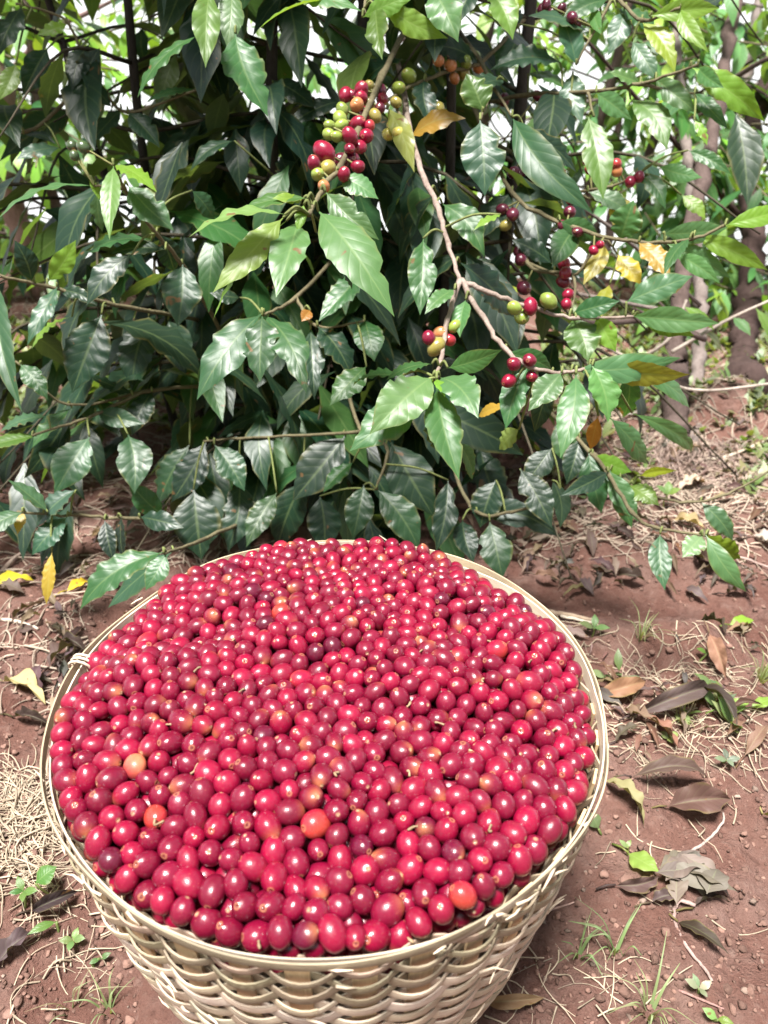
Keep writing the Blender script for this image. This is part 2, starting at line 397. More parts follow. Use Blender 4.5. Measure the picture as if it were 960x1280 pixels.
# splinters sticking out of the weave
for _ in range(56):
    a = R.uniform(-2.9, .2) if _ < 30 else R.uniform(-3.14, 3.14); z = R.uniform(.03, BH - .02) if _ < 30 else BH - R.uniform(0, .012); r = prof(z) + .004
    p = np.array([BX + r * math.cos(a), BY + r * math.sin(a), z]); tdir = np.array([-math.sin(a), math.cos(a), 0]) * R.choice([-1, 1]); od = np.array([math.cos(a), math.sin(a), 0])
    ln = R.uniform(.006, .02); P = [p, p + tdir * ln * .5 + od * ln * .12, p + tdir * ln + od * ln * R.uniform(.1, .45) + np.array([0, 0, R.uniform(-.3, .3) * ln])]
    tube(wv, P, [.0011, .0008, .0003], 4, STRAW * R.uniform(.9, 1.3))
wv.build('woven_wall', M_BAM, bask)
for i in range(NS):
    a = (2 * np.pi * i - ph0 + (np.pi if 0 else 0)) / (NS / 2) / 1.0 / 2 * 1.0
    a = (2 * np.pi * i / NS) - ph0 / (NS / 2)
    st = MB(); zz = np.linspace(.004, BH - .009 - R.uniform(0, .006), 10); hw = .0062 * R.uniform(.85, 1.15); da = R.normal(0, .01)
    V = []; UV = []
    for z in zz:
        r = prof(z)
        for (du, dr) in ((-1, -.0009), (1, -.0009), (1, .0009), (-1, .0009)):
            aa = a + da + du * hw / r; V.append((BX + (r + dr) * math.cos(aa), BY + (r + dr) * math.sin(aa), z)); UV.append((z * 5, du * .05 + i))
    q = [(k * 4 + j, k * 4 + (j + 1) % 4, k * 4 + 4 + (j + 1) % 4, k * 4 + 4 + j) for k in range(9) for j in range(4)] + [(36, 37, 38, 39), (3, 2, 1, 0)]
    st.add(V, q, None, UV, np.clip(np.array([.62, .45, .26]) * R.uniform(.8, 1.15), 0, .85)); st.build('stake', M_BAM, bask, smooth=False)
th = np.linspace(0, 2 * np.pi, 200)
for (dr, dz, hh, c, nm) in ((.0036, .0006, .0036, OLIVE * 1.3, 'rim_hoop'), (.0010, -.0034, .0050, PALE * .9, 'rim_hoop')):
    rb = MB(); wob = .0045 * vnoise(th * 1.9, th * 0 + dz * 999 + 2.5) * np.minimum(1, np.minimum(th, 6.2832 - th) * 3) + .0004 * np.sin(th * 9)
    wob[-1] = wob[0]
    side = .5 + .5 * np.sin(th)      # hoop colour gets paler towards the back
    ribbon(rb, th, prof(BH) + dr + wob, BH - .0045 + dz + wob * .9, hh, .0011, np.full(200, .1), np.clip(c[None] * (1 + .6 * vnoise(th * 5, th * 0 + 7 + dz * 500))[:, None] * (1 + .22 * np.sin(th))[:, None], 0, .85), 3.3 + dr * 100)
    rb.build(nm, M_BAM, bask)
for a in (math.radians(172), math.radians(76)):
    lb = MB()
    for k in range(3):
        a2 = a + (k - 1) * .018 + R.normal(0, .004); P = []
        for f in np.linspace(0, 2 * np.pi, 13):
            r = prof(BH) + .0085 * math.cos(f); z = BH - .004 + .0085 * math.sin(f); P.append((BX + r * math.cos(a2 + .012 * math.sin(f)), BY + r * math.sin(a2 + .012 * math.sin(f)), z))
        tube(lb, P, .0011, 5, PALE * .9)
    lb.build('lashing', M_BAM, bask)
bs = MB(); rr = prof(0) - .002
V = [(BX, BY, .008)] + [(BX + rr * math.cos(a), BY + rr * math.sin(a), .008) for a in np.linspace(0, 2 * np.pi, 48, endpoint=False)] \
    + [(BX + rr * math.cos(a), BY + rr * math.sin(a), .003) for a in np.linspace(0, 2 * np.pi, 48, endpoint=False)]
bs.add(V, [(1 + k, 1 + (k + 1) % 48, 49 + (k + 1) % 48, 49 + k) for k in range(48)], [(0, 1 + k, 1 + (k + 1) % 48) for k in range(48)], None, STRAW); bs.build('base', M_BAM, bask, smooth=False)

# ------------------------------------------------------------------ coffee cherries
RED = {'deep': (.150, .0005, .021), 'bright': (.225, .0008, .027), 'purple': (.090, .0006, .018), 'orange': (.36, .040, .026), 'pale': (.46, .15, .07),
       'green': (.20, .26, .045), 'olive': (.26, .22, .05), 'peach': (.50, .19, .07), 'unripe': (.045, .075, .028), 'wine': (.085, .006, .022), 'yellow': (.45, .40, .08)}
def cherry_mesh(kind, v):
    rg = np.random.default_rng(hash_(kind) + v * 17)
    c0 = np.array(RED[kind]) * rg.uniform(.85, 1.15)
    S = 20; pol = np.array([0, .10, .17, .23, .32, .5, .75, 1.0, 1.3, 1.6, 1.9, 2.2, 2.5, 2.75, 2.92, 3.05, np.pi])
    el = rg.uniform(1.04, 1.26); fl = rg.uniform(.93, 1.0); ph = rg.random() * 6.28; sf = np.array([.965, .95, .995, 1.005, .985] + [1.0] * 10 + [.985, .93])
    V = []; C = []
    dents = [(rg.uniform(.02, .10), nrm(rg.normal(size=3))) for _ in range(3)]
    tipc = np.array((.42, .22, .10)); pt = rg.random() * 6.28; patch = rg.random() < (.30 if kind in ('deep', 'bright', 'orange') else .1)
    for i, p in enumerate(pol):
        for kx in range(S):
            a = kx / S * 6.28318
            dv = np.array((math.sin(p) * math.cos(a), math.sin(p) * math.sin(a), math.cos(p)))
            r = sf[i] * (1 + .018 * math.cos(2 * a + ph)) * (1 - sum(h_ * max(0, dv @ d_) ** 5 for h_, d_ in dents))
            V.append((r * math.sin(p) * math.cos(a), r * fl * math.sin(p) * math.sin(a), r * el * math.cos(p)))
            c = c0.copy()
            if kind in ('orange', 'pale'):
                g = .5 + .5 * math.sin(p) * math.cos(a - pt); c = c * g + np.array(RED['bright']) * 1.2 * (1 - g)
            if i < 4: c = c * .6 + tipc * .4 * (.3 if i < 2 else 1)
            if patch:
                g = max(0, -math.cos(p)) ** 3 * (.5 + .5 * math.cos(a - pt)); c = c * (1 - .6 * g) + np.array((.50, .19, .07)) * .6 * g
            if i > 14: c = c * .4 + np.array((.45, .33, .18)) * .6
            C.append(c)
    q = [(i * S + k, (i + 1) * S + k, (i + 1) * S + (k + 1) % S, i * S + (k + 1) % S) for i in range(len(pol) - 1) for k in range(S)]
    return np.array(V), np.array(q), np.array(C)
def hash_(s): return sum((i + 1) * ord(ch) for i, ch in enumerate(s))
PROTO = {k: [cherry_mesh(k, v) for v in range(9)] for k in RED}
PROTO_ME = {}
def cherry_me(kind, v):
    if (kind, v) not in PROTO_ME:
        V, q, C = PROTO[kind][v]; mb = MB(); mb.add(V * .008, q, None, None, np.clip(C, .003, .9)); PROTO_ME[(kind, v)] = mb.mesh('coffee_cherry', M_CH)
    return PROTO_ME[(kind, v)]
def rand_rot(rg=R, up=None):
    z = nrm(rg.normal(size=3)); x = nrm(np.cross(z, rg.normal(size=3))); return np.stack([x, np.cross(z, x), z], 1)

def pack():
    """cherries pressed together under the heap's domed surface"""
    rg = np.random.default_rng(11); n = 2250; Rin = BR + .0015
    a = rg.random(n) * 6.2832; rr = np.sqrt(rg.random(n)) * Rin; p = np.stack([rr * np.cos(a), rr * np.sin(a), rg.uniform(-.045, .0, n)], 1)
    rad = rg.normal(.0074, .0005, n).clip(.0062, .0086)
    dome = lambda x, y:   .016 * (1 - ((x * x + y * y) / Rin ** 2) ** 1.5) + .0040 + .015 * vnoise(x * 22 + 5, y * 22)
    p[:, 2] += dome(p[:, 0], p[:, 1])
    for it in range(130):
        cell = np.floor(p / .017).astype(int); key = (cell[:, 0] * 73856093) ^ (cell[:, 1] * 19349663) ^ (cell[:, 2] * 83492791)
        if it % 5 == 0:
            d2 = ((p[:, None, :2] - p[None, :, :2]) ** 2).sum(-1) + (p[:, None, 2] - p[None, :, 2]) ** 2
            I, J = np.nonzero(np.triu(d2 < .020 ** 2, 1))
        dv = p[I] - p[J]; d = np.linalg.norm(dv, axis=1) + 1e-9; ov = (rad[I] + rad[J]) * .985 - d; m = ov > 0
        mv = dv[m] / d[m][:, None] * (ov[m] * .42)[:, None]
        np.add.at(p, I[m], mv); np.add.at(p, J[m], -mv)
        p[:, 2] += .0004 if it < 90 else 0
        top = dome(p[:, 0], p[:, 1]) - rad * .2; p[:, 2] = np.minimum(p[:, 2], top)
        rr = np.hypot(p[:, 0], p[:, 1]); lim = np.minimum(Rin, prof(np.clip(BH - .004 + p[:, 2], 0, BH)) - .002 - .003 * (p[:, 2] < -.01)) - rad; k = np.where(rr > lim, lim / (rr + 1e-9), 1); p[:, :2] *= k[:, None]
        p[:, 2] = np.maximum(p[:, 2], -.075)
    return p + np.array([BX, BY, BH - .004]), rad
CP, CR = pack()
# which cherries show: no other cherry closer to the eye over them
px, py, dd = depth_px(CP)
rp = CR / dd * F
sc_vis = np.zeros(len(CP))
order = np.argsort(dd); buf = np.zeros((1280, 960), bool)
for i in order:
    x0, x1, y0, y1 = int(px[i] - rp[i]), int(px[i] + rp[i]) + 1, int(py[i] - rp[i]), int(py[i] + rp[i]) + 1
    if x0 < 0 or y0 < 0 or x1 > 959 or y1 > 1279: continue
    yy, xx = np.mgrid[y0:y1, x0:x1]; mm = (xx - px[i]) ** 2 + (yy - py[i]) ** 2 < rp[i] ** 2
    sub = buf[y0:y1, x0:x1]; sc_vis[i] = (mm & ~sub).sum(); sub |= mm
KINDS = ['deep', 'bright', 'purple', 'orange', 'pale']
kinds = R.choice(KINDS, len(CP), p=[.62, .34, .025, .009, .006])
big = set(np.argsort(-sc_vis)[:300].tolist())
LBL = {'deep': 'deep red ripe coffee cherry, one of the many crimson ones heaped in the basket',
       'bright': 'bright scarlet coffee cherry, lighter red than the crimson ones heaped in the basket',
       'purple': 'dark purplish overripe coffee cherry among the redder ones in the basket',
       'orange': 'half ripe orange red coffee cherry among the red ones in the basket',
       'pale': 'pale yellowish unripe coffee cherry among the red ones in the basket'}
stuff = MB()
for i in range(len(CP)):
    v = int(R.integers(0, 9)); rot = rand_rot()
    if i in big:
        o = bpy.data.objects.new('coffee_cherry', cherry_me(kinds[i], v)); COL.objects.link(o)
        Mx = Matrix([list(rot[k] * CR[i] / .008) + [CP[i][k]] for k in range(3)] + [[0, 0, 0, 1]]); o.matrix_world = Mx
        tag(o, LBL[kinds[i]], 'coffee cherry', 'large cherries showing on the heap in the basket')
    else:
        V, q, C = PROTO[kinds[i]][v]; stuff.add(V @ rot.T * CR[i] + CP[i], q, None, None, np.clip(C, .003, .9))
tag(stuff.build('coffee_cherries', M_CH), 'rest of the red coffee cherries filling the basket between and behind the larger ones', 'coffee cherries', None, 'stuff')

# ------------------------------------------------------------------ the coffee shrub
D = (.016, .044, .026); G = (.040, .115, .036); S = (.085, .19, .07); YG = (.16, .29, .035); Y = (.52, .38, .035); O = (.36, .17, .035); OL = (.07, .13, .025)  # S is leaf green lightened as if sunlit
BARK = (.20, .15, .125); GREENTWIG = (.16, .20, .07)
SHX, SHY = -.05, 1.12
shrub = empty('coffee_shrub', (SHX, SHY, float(ground_z(SHX, SHY))), 'large dark green coffee shrub with ripening cherries behind the basket', 'coffee shrub')
crown = MB()
def bulk_leaf(mb, p, out, size, tint, nu=4, nv=9, droop=(.3, 1.6), up=(0, 0, .9)):
    az = R.normal(0, .9); o = np.array([out[0] * math.cos(az) - out[1] * math.sin(az), out[0] * math.sin(az) + out[1] * math.cos(az), 0])
    t = nrm(o + np.array([0, 0, -R.uniform(*droop)]))
    n = nrm(np.array(up) + o * .6 + R.normal(0, .35, 3))
    ln = size * R.uniform(.7, 1.25)
    leaf(mb, p, p + t * ln, ln * R.uniform(.32, .42), n, tint, R.uniform(.0, .12), R.uniform(.1, .5), R.uniform(.05, .2), R.uniform(0, .12), R.normal(0, .4), nu, nv, .3, R.integers(4, 7))
def keep_main(p):
    x, y, d = depth_px(p)
    if d < .93: return 0
    if y > 705 or (y > 640 and (x < 170 or x > 660)): return 0
    if x < 235 and y > 400: return .58 if y < 630 else .32
    if x < 215: return .38 if x > 90 else .28
    if x > 700: return .08 if y < 520 else .01
    if x > 590: return .32
    return 1
stems = [((-.12, 1.10), (-.16, 1.22, 1.5), .010), ((.07, 1.07), (.05, 1.20, 1.35), .009), ((-.30, 1.20), (-.42, 1.30, 1.45), .009), ((.16, 1.20), (.26, 1.3, 1.4), .013), ((-.04, 1.30), (-.05, 1.42, 1.6), .010), ((-.40, 1.36), (-.60, 1.4, 1.3), .009)]
for si, ((bx, by), top, r0) in enumerate(stems):
    st = MB(); b = np.array([bx, by, float(ground_z(bx, by)) - .02]); top = np.array(top)
    P = smooth_path([b, b * .66 + top * .34 + R.normal(0, .02, 3), b * .33 + top * .67 + R.normal(0, .02, 3), top], 6)
    tube(st, P, np.linspace(r0, r0 * .35, len(P)), 8, np.array((.042, .036, .031)), .15)
    L_ = np.linalg.norm(top - b); nn = int(L_ / .062)
    for k in range(1, nn):
        f = k / nn; p0 = P[int(f * (len(P) - 1))]
        if p0[2] < .10: continue
        az0 = k * 1.37 + si
        for sgn in (0, np.pi):
            az = az0 + sgn + R.normal(0, .25); bl = R.uniform(.26, .50) * (1.0 if f < .6 else 1.25 - .7 * f)
            o = np.array([math.cos(az), math.sin(az), 0]); droop = R.uniform(.15, .7)
            Q = smooth_path([p0, p0 + o * bl * .5 + np.array([0, 0, .05 * bl]), p0 + o * bl + np.array([0, 0, -droop * bl * .6])], 5)
            if Q[-1][2] < .05: continue
            ok = [keep_main(x) > 0 for x in Q]
            if not all(ok[:6]): continue
            tube(st, Q, np.linspace(.0032, .0012, len(Q)), 4, np.array((.07, .06, .04)))
            nl = max(3, int(bl / .052))
            for j in range(1, nl + 1):
                fr = .18 + .82 * j / nl; pp = Q[min(len(Q) - 1, int(fr * (len(Q) - 1)))]
                dirb = nrm(Q[-1] - Q[0])
                for sd2 in (1, -1):
                    if R.random() > keep_main(pp): continue
                    side = nrm(np.cross(dirb, [0, 0, 1])) * sd2; out = nrm((dirb * .6 + side) * [1, 1, 0])
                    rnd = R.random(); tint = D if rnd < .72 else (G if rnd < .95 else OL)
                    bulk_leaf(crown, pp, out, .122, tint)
    st.build('stem', M_BARK, shrub)
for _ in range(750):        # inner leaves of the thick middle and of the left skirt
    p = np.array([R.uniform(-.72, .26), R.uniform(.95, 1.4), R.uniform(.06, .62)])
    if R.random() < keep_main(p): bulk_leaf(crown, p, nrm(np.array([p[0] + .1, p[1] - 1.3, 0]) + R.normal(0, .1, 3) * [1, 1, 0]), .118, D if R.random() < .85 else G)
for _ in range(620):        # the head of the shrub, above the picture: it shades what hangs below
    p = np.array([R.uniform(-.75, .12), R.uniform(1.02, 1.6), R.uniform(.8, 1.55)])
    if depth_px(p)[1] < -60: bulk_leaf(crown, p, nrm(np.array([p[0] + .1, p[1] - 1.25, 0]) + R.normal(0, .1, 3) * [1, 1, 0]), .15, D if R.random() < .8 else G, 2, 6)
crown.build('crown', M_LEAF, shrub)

BR_ = {   # branches one can follow in the photo: polylines (px, py, metres ahead)
 'A': [[(515, 20, 1.05), (478, 95, .86), (447, 165, .76), (425, 208, .71), (404, 235, .68), (386, 268, .65)]],
 'B': [[(495, 60, 1.08), (517, 185, .86), (545, 255, .80), (560, 305, .77), (575, 350, .75)], [(575, 350, .75), (559, 400, .73), (551, 450, .71), (545, 472, .70)],
       [(575, 350, .75), (602, 395, .74), (632, 437, .72), (662, 458, .71), (702, 466, .71), (742, 458, .71)], [(576, 352, .75), (612, 366, .75), (665, 385, .76), (720, 397, .77), (792, 396, .78)]],
 'C': [[(280, 420, 1.08), (228, 332, .92), (190, 285, .86), (155, 235, .82), (142, 207, .80)], [(155, 235, .82), (118, 232, .82)]],
 'E': [[(250, 400, 1.10), (165, 385, .97), (100, 370, .92), (60, 358, .90), (0, 345, .87), (-40, 330, .84)]],
 'F': [[(320, 640, 1.10), (190, 648, .97), (100, 645, .92), (20, 640, .87)]],
 'P': [[(310, 480, 1.12), (190, 488, 1.02), (120, 518, .97), (40, 545, .92)], [(190, 488, 1.02), (85, 505, .99), (20, 450, .95)]],
 'T': [[(470, -160, .95), (462, -40, .84), (455, 18, .80)], [(462, -40, .84), (390, -30, .82), (365, -8, .80)], [(462, -40, .84), (540, -14, .80), (610, -12, .82)]],
 'U': [[(330, -120, .95), (285, -40, .82), (262, -12, .76)], [(285, -40, .82), (296, 40, .80)]],
 'G': [[(670, 500, 1.05), (740, 566, .92), (790, 640, .86), (820, 660, .83), (884, 669, .80)], [(740, 566, .92), (800, 612, .90), (860, 628, .88), (912, 616, .87), (975, 582, .86)]],
 'H': [[(590, 130, 1.05), (640, 240, .94), (720, 285, .88), (800, 303, .84), (866, 298, .81), (908, 281, .80)]],
 'I': [[(600, 130, 1.05), (660, 118, .95), (735, 115, .90), (800, 105, .86), (872, 82, .82)], [(735, 115, .90), (742, 146, .88)], [(800, 105, .86), (868, 118, .84)]],
 'J': [[(430, 310, 1.08), (370, 372, .88), (329, 393, .80)], [(370, 372, .88), (396, 408, .86), (455, 402, .86)]],
 'K': [[(560, 560, 1.1), (590, 636, .98), (640, 640, .95), (702, 618, .92)]],
 'M': [[(430, 470, 1.12), (452, 540, 1.0), (484, 560, .95), (470, 612, .93)], [(452, 540, 1.0), (300, 548, 1.0), (255, 552, .98)]],
 'N': [[(330, 640, 1.10), (250, 676, .90), (205, 691, .79)]],
 'O': [[(740, -80, .98), (770, -10, .90), (802, 26, .87), (850, 9, .85)], [(770, -10, .90), (720, 80, .90)]],
 'Q': [[(575, 40, 1.05), (612, 100, .88), (600, 150, .80)], [(612, 100, .88), (640, 146, .84)]],
 'V': [[(660, 20, 1.05), (600, 78, .97), (550, 92, .95), (490, 122, .90), (484, 134, .86)], [(490, 122, .9), (512, 168, .86)]],
 'W': [[(600, 165, 1.08), (660, 205, 1.02), (720, 240, .99), (770, 262, .97)], [(720, 240, .99), (765, 232, .97), (800, 216, .96)]],
 'X': [[(640, 250, 1.06), (660, 330, .95), (715, 345, .9), (712, 396, .87)], [(660, 330, .95), (715, 345, .9), (752, 300, .88), (775, 322, .88)]],
 'Z': [[(-60, 120, 1.1), (30, 165, 1.02), (110, 105, 1.0), (160, 140, 1.0), (245, 112, .98)], [(110, 105, 1.0), (84, 28, .98), (20, 5, .96)]],
}
# branch, base x,y, tip x,y, width px, tint [, roll deg, bow, depth change of the tip]
LV = [
 ('U', 262, -12, 257, 85, 36, (.11, .19, .045)), ('U', 290, -14, 284, 62, 34, S), ('U', 294, 42, 335, 146, 58, (.05, .14, .05), -8, .04), ('U', 247, 45, 172, 122, 25, G, 25, .08),
 ('T', 412, 0, 322, 38, 18, YG, 45), ('T', 365, -8, 452, 14, 36, S), ('T', 453, 22, 520, -6, 24, YG, 30), ('T', 540, -12, 573, 53, 46, S, 10), ('T', 478, 4, 560, 48, 24, YG, 40), ('T', 612, -12, 641, 50, 40, (.13, .22, .04)), ('T', 470, 10, 478, 75, 30, OL, 30), ('T', 590, -20, 560, 40, 36, D),
 ('J', 340, 100, 395, 136, 36, D, 0, .05, .0, .98), ('J', 427, 126, 358, 160, 30, D, 0, .05, 0, .98), ('J', 293, 176, 238, 214, 26, D, 20, .08, 0, .95),
 ('A', 398, 264, 493, 396, 64, (.10, .21, .075), 0, .10, -.03), ('A', 407, 240, 474, 300, 36, (.07, .16, .05), 20), ('A', 424, 220, 473, 249, 36, S, 0), ('A', 384, 248, 300, 264, 30, (.075, .16, .045), 20), ('A', 356, 268, 236, 297, 30, (.20, .30, .09), 30, .10),
 ('A', 354, 272, 266, 366, 40, (.20, .28, .05), -10), ('A', 358, 276, 266, 402, 22, YG, 55, .05), ('A', 373, 277, 345, 372, 52, (.10, .21, .07), 0, .06, -.02), ('A', 378, 250, 340, 248, 20, YG), ('A', 380, 256, 372, 290, 16, YG),
 ('A', 395, 290, 440, 362, 42, D, 0, .05, .10), ('J', 455, 338, 398, 402, 38, G, 15, .05, 0, .86),
 ('J', 327, 392, 246, 500, 54, (.035, .10, .04), 0, .09, -.03), ('J', 328, 395, 325, 478, 50, (.03, .085, .035), 10), ('J', 331, 394, 383, 492, 46, (.04, .11, .042), -5, .08, -.02), ('J', 388, 412, 393, 500, 34, D), ('J', 397, 408, 440, 472, 42, D, -10), ('J', 388, 388, 377, 402, 16, O), ('J', 456, 400, 468, 452, 40, (.04, .12, .035), 0), ('J', 458, 458, 412, 507, 38, G, 0, .06, 0, .82), ('J', 300, 372, 262, 366, 24, D, 0, .06, .0, .95),
 ('B', 529, 298, 525, 394, 40, (.04, .12, .036), -5, .04), ('B', 568, 362, 531, 393, 26, S, 10), ('B', 582, 375, 575, 422, 26, S), ('B', 553, 255, 606, 322, 40, G, 10), ('B', 626, 268, 592, 288, 15, YG, 25), ('B', 575, 328, 645, 398, 50, D, 0, .05, .06), ('B', 545, 240, 500, 330, 40, D, 20, .05, .1),
 ('B', 541, 471, 462, 543, 62, (.12, .24, .09), 0, .10, -.03), ('B', 523, 494, 437, 564, 56, (.045, .13, .04), 0, .05, .01), ('B', 550, 472, 598, 523, 50, S, 0, .08, -.02), ('B', 546, 484, 574, 600, 48, (.06, .15, .055), -10, .05, -.02), ('B', 530, 505, 565, 572, 44, G, 0, .03, .05), ('B', 572, 552, 590, 600, 32, G, 0, .04, .06), ('B', 542, 475, 514, 493, 20, YG), ('B', 546, 474, 556, 496, 16, YG), ('B', 540, 455, 482, 476, 26, G, 35, .1), ('B', 560, 460, 628, 437, 24, (.06, .15, .045), 35, .1), ('B', 500, 470, 440, 484, 26, G, 20, .07, .06),
 ('B', 660, 459, 632, 537, 38, (.055, .15, .05), 10), ('B', 702, 466, 660, 514, 40, (.08, .18, .07), 0), ('B', 720, 468, 700, 573, 40, (.06, .16, .05), 5, .06, -.02), ('B', 740, 457, 760, 528, 44, (.10, .24, .07), -10, .05), ('B', 716, 463, 851, 447, 32, (.09, .19, .085), 30, .14), ('B', 738, 456, 862, 468, 18, (.24, .25, .03), 60, .08), ('B', 787, 460, 779, 522, 30, G, 0, .05, .06), ('B', 795, 462, 862, 512, 24, S, 25, .08, .08), ('B', 762, 522, 808, 580, 30, S, 25, .08, .08), ('B', 790, 516, 864, 566, 18, S, 45, .1, .1), ('B', 748, 520, 738, 562, 20, O, 0, .06, .05), ('B', 633, 508, 598, 521, 22, (.45, .25, .04), 0, .06, .06), ('B', 649, 536, 624, 562, 30, (.20, .30, .08), 0, .05, .05), ('B', 690, 470, 668, 540, 30, D, 0, .05, .06), ('B', 632, 440, 690, 462, 22, G, 40, .12, .04),
 ('B', 716, 398, 735, 452, 48, OL, 0), ('B', 745, 396, 770, 440, 26, YG, 30), ('B', 782, 378, 866, 345, 34, (.07, .16, .08), 20, .06), ('B', 790, 395, 900, 404, 26, S, 40, .14), ('B', 715, 392, 775, 376, 26, G, 20), ('B', 800, 396, 868, 420, 20, (.14, .26, .03), 45, .1),
 ('X', 655, 296, 706, 390, 56, (.035, .10, .036), 0, .05), ('X', 756, 304, 729, 356, 28, (.30, .26, .03), 0), ('X', 772, 318, 802, 356, 30, Y, 0), ('X', 762, 356, 750, 400, 22, (.25, .28, .03), 20), ('X', 690, 330, 640, 300, 30, D, 0), ('X', 775, 300, 792, 250, 44, S, 10),
 ('C', 118, 233, -6, 278, 22, (.075, .17, .06), 35, .12, -.02), ('C', 142, 207, 137, 300, 27, (.14, .25, .07), 10), ('C', 143, 206, 196, 240, 30, YG, -25, .10), ('C', 160, 232, 217, 288, 46, (.055, .14, .06), 0), ('C', 112, 224, 124, 250, 12, YG), ('C', 190, 300, 94, 334, 28, G, 25, .14), ('C', 207, 312, 136, 318, 30, D, 10), ('C', 228, 330, 222, 409, 54, (.026, .075, .036), 0, .04), ('C', 240, 238, 268, 275, 30, (.035, .10, .045), 0, .05, .06), ('C', 200, 292, 218, 340, 34, D, 0, .05, .06), ('C', 165, 318, 108, 382, 38, D, 0, .08), ('C', 122, 240, 128, 290, 20, S, 30, .05, .04),
 ('E', 72, 358, 34, 432, 26, (.04, .11, .055), 10), ('E', 127, 393, 90, 492, 58, D, -5, .05), ('E', 186, 396, 165, 488, 50, D, 10, .05), ('E', -4, 350, 28, 516, 34, (.035, .10, .04), 15, .08, -.04), ('E', 90, 396, 40, 436, 15, YG, 45, .12), ('E', 72, 363, 122, 382, 18, D, 20), ('E', 140, 378, 108, 330, 26, D), ('E', 40, 352, 18, 300, 30, D), ('E', 210, 400, 232, 470, 40, D), ('E', 60, 352, 95, 300, 24, YG, 30),
 ('P', 112, 546, 68, 618, 50, (.04, .11, .045), 0), ('P', 160, 543, 168, 617, 48, (.032, .09, .038), 0), ('P', 237, 556, 198, 632, 44, (.03, .08, .04), 10), ('P', 60, 520, 0, 540, 24, (.05, .12, .07), 30), ('P', 90, 510, 40, 560, 26, G, 25), ('P', 120, 515, 180, 530, 26, (.05, .11, .06), 20), ('P', 165, 492, 110, 470, 24, D, 20), ('P', 25, 455, 60, 500, 28, G, 10), ('P', 45, 545, -20, 560, 26, OL, 20), ('P', 190, 490, 165, 545, 34, D),
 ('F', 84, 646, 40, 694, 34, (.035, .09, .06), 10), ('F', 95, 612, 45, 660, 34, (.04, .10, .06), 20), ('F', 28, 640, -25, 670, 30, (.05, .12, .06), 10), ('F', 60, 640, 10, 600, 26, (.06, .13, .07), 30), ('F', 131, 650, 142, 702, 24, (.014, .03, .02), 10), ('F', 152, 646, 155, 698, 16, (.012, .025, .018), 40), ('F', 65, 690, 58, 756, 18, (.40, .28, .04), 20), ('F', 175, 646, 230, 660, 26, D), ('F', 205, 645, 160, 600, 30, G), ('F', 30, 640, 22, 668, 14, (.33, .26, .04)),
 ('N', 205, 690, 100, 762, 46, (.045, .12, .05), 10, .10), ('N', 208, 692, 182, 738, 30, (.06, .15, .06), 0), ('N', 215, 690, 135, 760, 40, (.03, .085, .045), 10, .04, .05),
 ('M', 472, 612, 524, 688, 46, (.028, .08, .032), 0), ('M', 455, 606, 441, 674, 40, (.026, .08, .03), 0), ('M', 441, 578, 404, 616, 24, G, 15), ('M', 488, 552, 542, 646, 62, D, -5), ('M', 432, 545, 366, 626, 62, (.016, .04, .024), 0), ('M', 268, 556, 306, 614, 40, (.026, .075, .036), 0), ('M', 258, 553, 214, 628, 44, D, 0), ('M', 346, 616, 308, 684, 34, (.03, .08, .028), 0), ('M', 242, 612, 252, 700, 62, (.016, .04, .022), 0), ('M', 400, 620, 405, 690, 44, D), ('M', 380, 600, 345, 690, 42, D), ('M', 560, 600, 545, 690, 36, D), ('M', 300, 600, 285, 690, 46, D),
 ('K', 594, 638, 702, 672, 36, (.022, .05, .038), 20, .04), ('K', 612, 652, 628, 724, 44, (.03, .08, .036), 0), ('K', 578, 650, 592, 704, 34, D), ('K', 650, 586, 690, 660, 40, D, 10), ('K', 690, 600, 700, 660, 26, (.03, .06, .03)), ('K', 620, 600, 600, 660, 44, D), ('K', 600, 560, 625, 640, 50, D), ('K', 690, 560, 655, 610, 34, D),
 ('G', 736, 566, 752, 642, 38, (.05, .14, .05), 0), ('G', 762, 588, 798, 652, 30, S, 15), ('G', 786, 606, 824, 632, 30, (.13, .20, .03), 0), ('G', 800, 595, 846, 588, 10, (.35, .36, .03), 40), ('G', 825, 667, 831, 738, 30, (.035, .105, .045), 0, .03), ('G', 878, 670, 853, 697, 30, (.16, .26, .13), 0), ('G', 882, 668, 933, 740, 26, (.10, .21, .085), 20, .10), ('G', 884, 668, 926, 698, 20, (.16, .22, .02), 60, .08), ('G', 876, 628, 916, 676, 26, (.06, .14, .07), 15, .12), ('G', 725, 548, 708, 606, 32, D), ('G', 760, 590, 700, 620, 24, D), ('G', 775, 600, 790, 660, 26, G, 20), ('G', 700, 520, 720, 590, 34, (.035, .09, .03)), ('G', 740, 570, 790, 590, 20, YG, 40),
 ('H', 868, 294, 960, 338, 22, (.14, .27, .03), 35, .12), ('H', 906, 282, 985, 262, 24, (.16, .30, .03), 25, .12), ('H', 832, 304, 914, 348, 26, S, 25, .08), ('H', 846, 318, 900, 354, 20, S, 30, .10), ('H', 828, 292, 910, 284, 20, S, 45, .06), ('H', 798, 303, 838, 348, 32, (.34, .22, .03), 0), ('H', 720, 284, 690, 335, 34, G), ('H', 640, 240, 600, 300, 44, D), ('H', 862, 298, 830, 345, 20, G, 20), ('H', 700, 276, 752, 300, 22, G, 40),
 ('W', 735, 240, 790, 268, 30, (.10, .18, .10), 0), ('W', 700, 228, 660, 290, 40, G, 0), ('W', 765, 240, 775, 300, 30, (.40, .36, .12), 10), ('W', 640, 190, 690, 260, 44, D),
